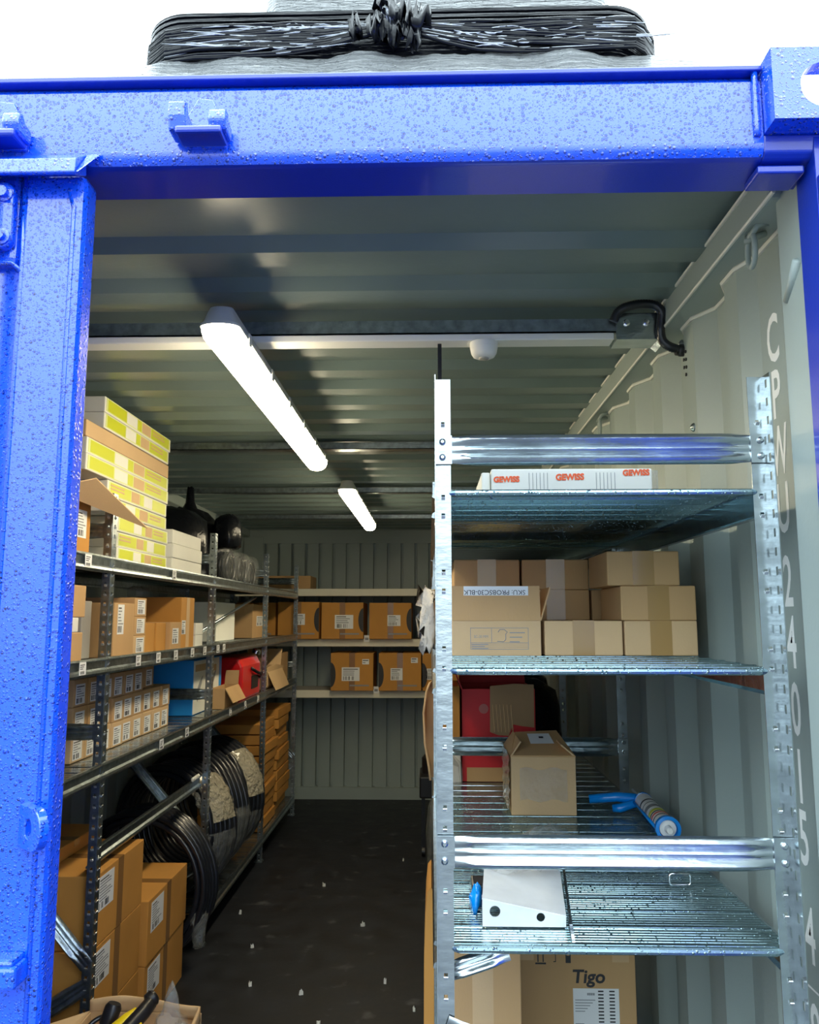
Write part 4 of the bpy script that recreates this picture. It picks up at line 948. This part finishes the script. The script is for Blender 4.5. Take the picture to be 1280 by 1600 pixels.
mb.tube([(a, y_ - .0008, c) for a, c in P], .0008, 5)
mb.build('printed_panel', ink_g, oc)

# ---------------------------------------------------------------- right rack, shelf at waist height
Z5 = 1.0325
o = open_carton('taped_carton', 'battered kraft carton with crinkled clear tape and a loose lid sticker', 'carton', None, (.222, .400, 2.27, 2.48, Z5, Z5 + .155), kraft_l, [('x-', .05, -35), ('x+', .05, -50)])
mb = MB(); mb.add([(.222, 2.27, Z5 + .157), (.400, 2.27, Z5 + .157), (.372, 2.42, Z5 + .205), (.25, 2.42, Z5 + .200)], [(0, 1, 2, 3)]); mb.build('lid_flap', kraft, o, solid=.004)
mb = MB(); mb.add([(.285, 2.33, Z5 + .1815), (.352, 2.33, Z5 + .1825), (.345, 2.39, Z5 + .2020), (.282, 2.39, Z5 + .2010)], [(0, 1, 2, 3)])
mb.add([(.312, 2.355, Z5 + .1935), (.325, 2.355, Z5 + .1935), (.325, 2.365, Z5 + .1970), (.312, 2.365, Z5 + .1970)], [(0, 1, 2, 3)], 1); mb.build('lid_label', [white_l, ink], o)
mb = MB(); rr = random.Random(9)
mb.grid(lambda u, v: (.245 + .13 * u, 2.2675 - .004 * abs(math.sin(u * 19 + v * 7)) - .002, Z5 + .04 + .085 * v + .004 * math.sin(u * 11)), 24, 12); mb.build('clear_tape', film, o, smooth=True)
mb = MB(); mb.grid(lambda u, v: (.2195 - .005 * abs(math.sin(v * 17 + u * 5)), 2.27 + .2 * u, Z5 + .01 + .150 * v), 8, 24); mb.build('crinkled_tape', film_d, o, smooth=True)
# caulking gun
o = empty('caulking_gun', (.57, 2.2, Z5), 'blue caulking gun loaded with a printed sealant cartridge', 'caulking gun')
A = Vector((.548, 2.42, Z5 + .036)); B_ = Vector((.552, 1.995, Z5 + .034)); d = (B_ - A).normalized()
A = Vector((.590, 2.34, Z5 + .034)); B_ = Vector((.570, 2.00, Z5 + .034)); d = (B_ - A).normalized()
mb = MB(); mb.lathe([(.004, -.0), (.024, .001), (.024, .25), (.0245, .252), (.0245, .258), (.024, .26)], A + d * .06, d, 28, 0)
cart = mb.build('sealant_cartridge', white_p, o, auto=True)
for h0, h1, mm in ((.065, .075, ink), (.10, .103, ink), (.125, .15, ink_g), (.17, .185, green_l), (.19, .197, ink), (.205, .212, red_c), (.225, .23, ink)):
    mb = MB(); mb.lathe([(.0243, h0), (.0245, h0 + .0003), (.0245, h1)], A + d * .06, d, 28); mb.build('printed_band', mm, cart, auto=True)
mb = MB(); mb.lathe([(.030, 0), (.030, .014), (.022, .015), (.022, .001)], B_ - d * .012, d, 28); mb.build('front_ring', cyan_p, o, auto=True)
mb = MB(); mb.lathe([(.0215, .0), (.020, .006), (.009, .007), (.008, .03), (.006, .032)], B_ - d * .010, d, 24); mb.build('nozzle_cap', white_p, o, auto=True)
sd = Vector((-1, .08, 0)).normalized()
mb = MB(); dn = Vector((0, 0, -1))
mb.tube([A + d * .04 + dn * .029, A + d * .32 + dn * .029], .0055, 8); mb.tube([A + d * .04 - sd.cross(dn) * 0 + sd * .027, A + d * .32 + sd * .027], .004, 8); mb.build('cradle', cyan_p, o, smooth=True)
mb = MB(); mb.tube([A + d * -.10, A + d * .06], .004, 8); mb.build('plunger_rod', galv, o, smooth=True)
mb = MB(); mb.lathe([(.022, .04), (.025, .045), (.025, .058), (.012, .062)], A, d, 20); mb.build('rear_plate', cyan_p, o, auto=True)
h = A + d * .035
mb = MB(); mb.tube([h, h + sd * .03 + Vector((0, 0, .004)), h + sd * .07 + Vector((0, -.004, .008)), h + sd * .145 + Vector((0, .0, .000))], [.016, .015, .013, .012], 10); mb.build('handle', cyan_p, o, smooth=True)
mb = MB(); mb.tube([h + d * .015, h + d * .022 + sd * .035 + Vector((0, 0, -.008)), h + d * .03 + sd * .065 + Vector((0, 0, -.016)), h + d * .026 + sd * .085 + Vector((0, 0, -.018))], [.012, .011, .012, .010], 10); mb.build('trigger', cyan_p, o, smooth=True)
# bag, bracket, blue strap on near part
mb = MB(); crumple(mb, (.265, 1.93, Z5 + .002), 0, [(0, .05, .05), (.012, .062, .065), (.035, .05, .05), (.050, .02, .025)], 22, 31, .10); o = mb.build('clear_bag', film, None, (.265, 1.93, Z5), smooth=True); tag(o, 'crumpled clear plastic bag in front of the battered carton', 'plastic bag')
# angle bracket: tapered upright plate with two holes, small flange, on the shelf
o = empty('shelf_bracket', (.18, 1.5, Z5), 'triangular galvanised bracket with two round holes lying on the waist-high shelf', 'bracket')
def plate_with_holes(P, holes, y, th):
    """convex plate in xz at depth y; holes as dark recessed rings cut by fan around each hole"""
    mb = MB(); n = 20
    # split plate at mid x into one cell per hole
    xs = [P[0][0]] + [(holes[i][0] + holes[i + 1][0]) / 2 for i in range(len(holes) - 1)] + [P[1][0]]
    def zb(x): t = (x - P[0][0]) / (P[1][0] - P[0][0]); return P[0][1] + t * (P[1][1] - P[0][1])
    def zt(x): t = (x - P[3][0]) / (P[2][0] - P[3][0]); return P[3][1] + t * (P[2][1] - P[3][1])
    for i, (hx, hz, r) in enumerate(holes):
        a, b = xs[i], xs[i + 1]; poly = [(a, zb(a)), (b, zb(b)), (b, zt(b)), (a, zt(a))]
        ring = []
        for k in range(n):
            an = 2 * PI * k / n; dx, dz = math.cos(an), math.sin(an); best = 9
            for q in range(4):
                (x1, z1), (x2, z2) = poly[q], poly[(q + 1) % 4]; ex, ez = x2 - x1, z2 - z1; den = dx * ez - dz * ex
                if abs(den) < 1e-9: continue
                t = ((x1 - hx) * ez - (z1 - hz) * ex) / den; s_ = ((x1 - hx) * dz - (z1 - hz) * dx) / den
                if t > 0 and -1e-6 <= s_ <= 1 + 1e-6: best = min(best, t)
            ring.append([(hx + r * dx, hz + r * dz), (hx + best * dx, hz + best * dz)])
        for c in poly:
            j = min(range(n), key=lambda q: (ring[q][1][0] - c[0]) ** 2 + (ring[q][1][1] - c[1]) ** 2); ring[j][1] = c
        v = [(p[0][0], y, p[0][1]) for p in ring] + [(p[1][0], y, p[1][1]) for p in ring]
        mb.add(v, [(k, (k + 1) % n, n + (k + 1) % n, n + k) for k in range(n)])
    return mb
plate_with_holes([(.090, Z5 + .001), (.236, Z5 + .001), (.236, Z5 + .019), (.090, Z5 + .047)], [(.112, Z5 + .026, .0095), (.192, Z5 + .017, .0075)], 1.475, .003).build('side_plate', zinc_plate, o, solid=.0022)
mb = MB(); mb.add([(.090, 1.475, Z5 + .047), (.236, 1.475, Z5 + .019), (.262, 1.70, Z5 + .026), (.110, 1.70, Z5 + .056)], [(0, 1, 2, 3)]); mb.build('top_plate', zinc_plate, o, solid=.0022)
mb = MB(); mb.add([(.237, 1.406, Z5 + .002), (.270, 1.70, Z5 + .002), (.270, 1.70, Z5 + .030), (.237, 1.43, Z5 + .022)], [(0, 1, 2, 3)]); mb.build('flange', galv_bright, o, solid=.005)
mb = MB(); crumple(mb, (.17, 1.66, Z5 + .052), 0, [(0, .07, .05), (.01, .085, .06), (.022, .07, .04), (.030, .03, .02)], 22, 8, .1); o2 = mb.build('film_bag', film, None, (.17, 1.66, Z5 + .052), smooth=True); tag(o2, 'thin crumpled clear bag lying over the triangular bracket', 'plastic bag')
mb = MB(); mb.box(.078, .150, 1.60, 1.66, Z5 + .002, Z5 + .03); o = mb.build('fittings_box', black_p, None, (.11, 1.63, Z5), bevel=.004); tag(o, 'small black fittings box at the left end of the waist-high shelf', 'box')
mb = MB(); rect(mb, 'y', (0, 1.60, 0), .08, .148, Z5 + .004, Z5 + .012, .001); mb.build('white_stripe', white_l, o)
mb = MB(); crumple(mb, (.083, 1.56, Z5 + .003), 0, [(0, .010, .02), (.012, .012, .022), (.026, .011, .018), (.034, .004, .006)], 12, 2, .1); o = mb.build('blue_tape_piece', cyan_p, None, (.083, 1.56, Z5), smooth=True); tag(o, 'scrap of bright blue plastic beside the triangular bracket', 'plastic scrap')
P = [(.395, Z5 + .003), (.442, Z5 + .003), (.442, Z5 + .018), (.395, Z5 + .018)]
mb = MB(); mb.tube([(a, 1.69, c) for a, c in rrect(.480, .522, Z5 + .005, Z5 + .026, .005, 3)], .0022, 8, closed=True); o = mb.build('wire_buckle', chrome, None, (.50, 1.69, Z5), smooth=True); tag(o, 'small square wire buckle on the waist-high shelf', 'buckle')
# red torn carton etc. in second bay
o = open_carton('red_carton', 'torn red and brown carton behind the rear brace of the front rack', 'carton', None, (.105, .350, 2.72, 3.0, Z5, Z5 + .30), red_c, [('y+', .06, 10), ('x-', .08, 20)])
mb = MB(); mb.prism([(.200, Z5 + .31), (.198, Z5 + .16), (.225, Z5 + .15), (.26, Z5 + .148), (.275, Z5 + .185), (.300, Z5 + .18), (.345, Z5 + .175), (.346, Z5 + .315), (.28, Z5 + .318)], 'y', 2.714, 2.718); mb.build('torn_board', kraft_in, o)
mb = MB()
for i in range(6): mb.tube([(.208 + .012 * i, 2.712, Z5 + .25), (.214 + .012 * i, 2.712, Z5 + .16)], .002, 5)
mb.build('exposed_fluting', kraft_l, o)
mb = MB(); rect(mb, 'y', (0, 2.72, 0), .12, .35, Z5 + .0, Z5 + .045, .002); mb.build('base_band', kraft, o)
text_mb('VIMAR', .055, (.26, 2.72, Z5 + .125), (1, 0, .05), (0, 0, 1), (0, -1, 0)) if False else None
mb = MB(); mb.lathe([(.016, 0), (.016, .001), (.010, .0012)], (.178, 2.7195, Z5 + .235), (0, -1, 0), 20); 
for i, x in enumerate((.200, .228, .256, .284, .312)):
    rect(mb, 'y', (0, 2.72, 0), x, x + .018, Z5 + .095, Z5 + .118, .001)
mb.build('faded_print', mat('faded_red_print', (.55, .16, .14), .6), o)
carton('pale_carton', 'pale kraft carton left of the torn red carton, behind the rack post', 'carton', None, (.020, .098, 2.70, 2.95, Z5 + .10, Z5 + .31), kraft_o, face='y', tape=False)
carton('cable_reel_box', 'white and red carton under the pale one behind the rack post', 'carton', None, (.022, .100, 2.70, 2.95, Z5, Z5 + .099), board_w, face='y', tape=False)
mb = MB(); crumple(mb, (.06, 2.62, Z5 + .002), 0, [(0, .03, .03), (.02, .038, .036), (.06, .034, .03), (.085, .012, .012)], 16, 12, .14); o = mb.build('foil_wrap', film, None, (.06, 2.62, Z5), smooth=True); tag(o, 'crumpled silvery wrap beside the torn red carton', 'plastic film')
bag('dark_wrapped_bundle', 'dark plastic wrapped bundle deeper in the front rack', 'plastic bag', None, (.44, 3.95, Z5 + .002), .13, .20, .30, 0, black_f, 41)
bag('black_bundle', 'large black bundle behind the torn red carton', 'plastic bag', None, (.30, 3.30, Z5 + .002), .22, .18, .30, 0, black_f, 44)
mb = MB(); P = [(.0, .32), (-.012, .29), (-.022, .22), (-.018, .12), (-.006, .05), (.0, .0)]
mb.add([(x, 2.74 + .03 * i % .05, Z5 + z) for i, (x, z) in enumerate(P)] + [(.02, 2.78, Z5 + .0), (.02, 2.78, Z5 + .34)], [(0, 1, 2, 3, 4, 5, 6, 7)]); o = mb.build('torn_cardboard', kraft_in, None, (0, 2.76, Z5), solid=.005); tag(o, 'torn brown cardboard edge sticking out into the aisle', 'cardboard')
mb = MB(); mb.tube([(x - .001, 2.735, Z5 + z) for x, z in P], .004, 5); mb.build('torn_edge', kraft_l, o, smooth=True)
mb = MB(); crumple(mb, (-.002, 2.05, 1.488), 0, [(0, .022, .03), (.03, .014, .03), (.06, .030, .03), (.085, .024, .03), (.12, .016, .03), (.14, .03, .02)], 12, 6, .25)
o = mb.build('foam_wrap', mat('foam_film', (.72, .66, .58), .6, bump=.8, bscale=60), None, (-.002, 2.05, 1.488), smooth=True); tag(o, 'crumpled pale foam wrap poking out beside the rack post', 'packing foam')

# ---------------------------------------------------------------- under the waist-high shelf
Z6 = .363
carton('brown_carton', 'tall kraft carton with a pale tape band under the waist-high shelf', 'carton', None, (.030, .206, 1.95, 2.26, Z6, .93), kraft, face='y', tape=True, tape_mat=kraft_l)
o = carton('tigo_carton', 'wide brown carton lettered Tigo with a white shipping label', 'carton', None, (.215, .552, 2.30, 2.46, Z6, .90), kraft, face='y', tape=False)
y_ = 2.30
def tp(px, py): return None
text_mb('Tigo', .047, (.424, y_, .6065), (1, 0, 0), (0, 0, 1), (0, -1, 0), bold=.0013, xs=1.05, shear=.12).build('printed_name', ink, o)
mb = MB(); rect(mb, 'y', (0, y_, 0), .382, .505, .484, .578, .0012, 0)
for i in range(10):
    for x in (.449, .479): rect(mb, 'y', (0, y_, 0), x, x + .0145, .5695 - .0085 * i, .573 - .0085 * i, .0016, 1)
for i in range(5): rect(mb, 'y', (0, y_, 0), .387, .441 - .007 * i, .548 - .007 * i, .550 - .007 * i, .0016, 2)
for i in range(8): rect(mb, 'y', (0, y_, 0), .420 + .0026 * i, .4214 + .0026 * i, .561, .567, .0016, 1)
rect(mb, 'y', (0, y_, 0), .387, .410, .488, .4905, .0016, 2)
mb.build('shipping_label', [white_l, ink, ink_g], o)
mb = MB()
zz = .672
for x in (.288, .302):
    rect(mb, 'y', (0, y_, 0), x, x + .003, zz - .028, zz + .03, .001)
    mb.prism([(x - .004, zz + .022), (x + .007, zz + .022), (x + .0015, zz + .036)], 'y', y_ - .0012, y_ - .0006)
rect(mb, 'y', (0, y_, 0), .282, .311, zz - .034, zz - .030, .001)
P = [(.337 + .017 * math.cos(PI * k / 10), zz + .0 + .018 * math.sin(PI * k / 10)) for k in range(11)]; mb.prism(P, 'y', y_ - .0012, y_ - .0006)
rect(mb, 'y', (0, y_, 0), .336, .338, zz - .026, zz, .001); rect(mb, 'y', (0, y_, 0), .331, .338, zz - .028, zz - .026, .001)
rect(mb, 'y', (0, y_, 0), .364, .378, zz - .03, zz - .012, .001); rect(mb, 'y', (0, y_, 0), .364, .367, zz - .012, zz + .03, .001); rect(mb, 'y', (0, y_, 0), .375, .378, zz - .012, zz + .03, .001)
mb.build('handling_symbols', ink, o)
mb = MB(); rect(mb, 'y', (0, y_, 0), .215, .278, .648, .90, .001); rect(mb, 'y', (0, y_, 0), .490, .535, .645, .90, .001); mb.build('tape', kraft_l, o)
# flap of the brown carton bulging into the aisle
mb = MB(); mb.prism([(.006, .40), (.006, .925), (.0, .935), (-.008, .925), (-.013, .88), (-.017, .78), (-.018, .62), (-.014, .50), (-.008, .40)], 'y', 1.98, 2.20); o = mb.build('bulging_cardboard', kraft_o, None, (-.005, 2.09, .40), auto=True); tag(o, 'bulging sheet of kraft cardboard beside the rack post at floor level', 'cardboard')

# dark trolley deep by the aisle
o = empty('black_machine', (-.02, 5.6, 0), 'black wheeled machine deep in the aisle behind the front rack', 'machine')
mb = MB(); mb.box(-.075, .16, 5.45, 5.8, .38, .52); mb.build('body', black_p, o, bevel=.01)
mb = MB(); mb.lathe([(.055, 0), (.055, .10), (.03, .13)], (-.005, 5.6, .52), (0, 0, 1), 16); mb.build('motor', black_p, o, auto=True)
for x in (-.05, .12):
    mb = MB(); mb.box(x - .012, x + .012, 5.5, 5.53, .03, .38); mb.build('leg', black_p, o); mb = MB(); mb.lathe([(.03, 0), (.03, .02)], (x - .01, 5.51, .031), (1, 0, 0), 16); mb.build('wheel', black_p, o, auto=True)
bag('grey_bag', 'grey crumpled film bag beside the black machine', 'plastic bag', None, (.045, 5.05, .0), .075, .12, .50, 0, film, 51)

# ---------------------------------------------------------------- foreground open carton with tools
x0, x1, y0, y1, zt = -1.02, -.685, 2.13, 2.52, .432
oc = open_carton('tool_carton', 'open kraft carton of tools in the left foreground', 'carton', None, (x0, x1, y0, y1, 0.001, zt - .03), kraft_l, [])
mb = MB(); 
def rim(u, v):
    pts_ = [(x0, y1), (x0 + .1, y1 + .01), (x1 - .12, y1 + .006), (x1, y1 - .02), (x1 + .025, y0 + .15), (x1 + .02, y0)]
    t = u * (len(pts_) - 1); i = min(int(t), len(pts_) - 2); f_ = t - i; a, b = pts_[i], pts_[i + 1]
    return (a[0] + (b[0] - a[0]) * f_, a[1] + (b[1] - a[1]) * f_ - .006 * v, zt - .04 + v * (.045 + .008 * math.sin(u * 9)))
mb.grid(rim, 40, 3); mb.build('flap', kraft_l, oc, solid=.006, smooth=True)
mb = MB(); mb.add([(x0, y1, zt - .03), (x0, y0, zt - .03), (x0 - .10, y0 + .05, zt - .05), (x0 - .085, y1 - .08, zt - .03)], [(0, 1, 2, 3)]); mb.build('flap', kraft_l, oc, solid=.005)
mb = MB(); mb.box(x0 + .005, x1 - .005, y0 + .005, y1 - .005, .006, .36); mb.build('packing_paper', kraft_in, oc)
o = empty('cordless_drill', (-.84, 2.40, .36), 'yellow and black cordless power tool in the foreground carton', 'power tool')
p0, p1 = Vector((-.925, 2.34, .385)), Vector((-.825, 2.45, .462))
mb = MB(); mb.tube([p0, p0.lerp(p1, .25), p0.lerp(p1, .6), p0.lerp(p1, .8)], [.022, .027, .022, .014], 12); mb.build('yellow_body', yellow_p, o, smooth=True)
mb = MB(); q = Vector((.028, -.015, .004)); mb.tube([p0 + q * 1.3, p0.lerp(p1, .4) + q, p0.lerp(p1, .8) + q * .7, p1 + q * .4], [.024, .023, .022, .020], 12); mb.build('black_grip', black_p, o, smooth=True)
mb = MB(); mb.lathe([(.018, 0), (.023, .004), (.023, .02), (.016, .028)], p1 + Vector((0, 0, -.002)), (p1 - p0), 16); mb.build('end_cap', black_p, o, auto=True)
mb = MB(); mb.tube([p0.lerp(p1, .2) + q * 2.0, p0.lerp(p1, .45) + q * 1.9, p0.lerp(p1, .6) + q * 1.7], .0035, 6); mb.build('yellow_trim', yellow_p, o, smooth=True)
mb = MB(); mb.lathe([(.020, 0), (.024, .005), (.024, .05), (.018, .06)], (-.935, 2.43, .405), (.3, .2, 1), 16); o = mb.build('black_adapter', black_p, None, (-.935, 2.43, .405), auto=True); tag(o, 'stubby black cylindrical adapter beside the yellow power tool', 'tool part')
mb = MB(); mb.tube(smooth_path([(-.99, 2.40, .37), (-.985, 2.43, .405), (-.955, 2.45, .420), (-.945, 2.42, .41), (-.97, 2.36, .395), (-.99, 2.35, .38)], 6), .007, 8); o = mb.build('black_cable', black_r, None, (-.95, 2.37, .36), smooth=True); tag(o, 'short looped black cable in the foreground carton', 'cable')
mb = MB(); mb.box(-.985, -.935, 2.36, 2.40, .36, .392); o = mb.build('grey_tool_case', board_g, None, (-.93, 2.35, .345), bevel=.008); tag(o, 'small light grey tool lying under the looped black cable', 'tool part')
mb = MB(); crumple(mb, (-.745, 2.41, .385), 0, [(0, .03, .03), (.02, .045, .04), (.05, .040, .035), (.07, .024, .02), (.10, .020, .016), (.13, .010, .008), (.145, .002, .002)], 16, 21, .10); o = mb.build('clear_bag', film, None, (-.745, 2.41, .385), smooth=True); tag(o, 'clear plastic bag with a pointed top in the foreground carton', 'plastic bag')
mb = MB(); crumple(mb, (-.705, 2.36, .375), 0, [(0, .03, .03), (.02, .045, .04), (.05, .040, .035), (.07, .012, .01)], 16, 22, .15); o = mb.build('clear_bag', film, None, (-.705, 2.36, .375), smooth=True); tag(o, 'flattened clear plastic bag at the right rim of the foreground carton', 'plastic bag')

# ---------------------------------------------------------------- debris on the floor (each bit where the photo shows it)
spots = [(-1.02, 4.45), (-.86, 4.02), (-.72, 3.15), (-.55, 3.55), (-.30, 3.05), (-.20, 3.66), (-.07, 3.42), (-.06, 3.27), (-.78, 3.62), (-.50, 2.90), (-.63, 4.9), (-.35, 4.3), (-.18, 5.4), (-.44, 3.30)]
where_ = ['farthest along the left rack edge', 'by the second upright foot', 'right of the low carton stack', 'left half of the aisle before the coils', 'near middle of the aisle',
          'in front of the black machine', 'by the rack post, farther of two', 'by the rack post, nearer of two', 'just right of the nearest coil', 'nearest the foreground carton', 'beside the farthest coil',
          'alone in the middle of the aisle', 'deepest, near the back wall', 'halfway along the bare aisle']
for i, (x, y) in enumerate(spots):
    mb = MB(); s_ = random.uniform(.004, .009); rr = random.Random(i); v = []
    crumple(mb, (x, y, .0005), 0, [(0, s_ * 1.5, s_ * .8), (s_ * .2, s_ * 1.5, s_ * .8), (s_ * .3, s_ * 1.1, s_ * .5)], 7, i, .2)
    o = mb.build('debris_chip', foam, None, (x, y, .0005)); tag(o, 'tiny pale foam scrap on the dark floor, ' + where_[i], 'debris', 'pale scraps on the floor')

for o in bpy.data.objects:
    if '_b' in o: del o['_b']
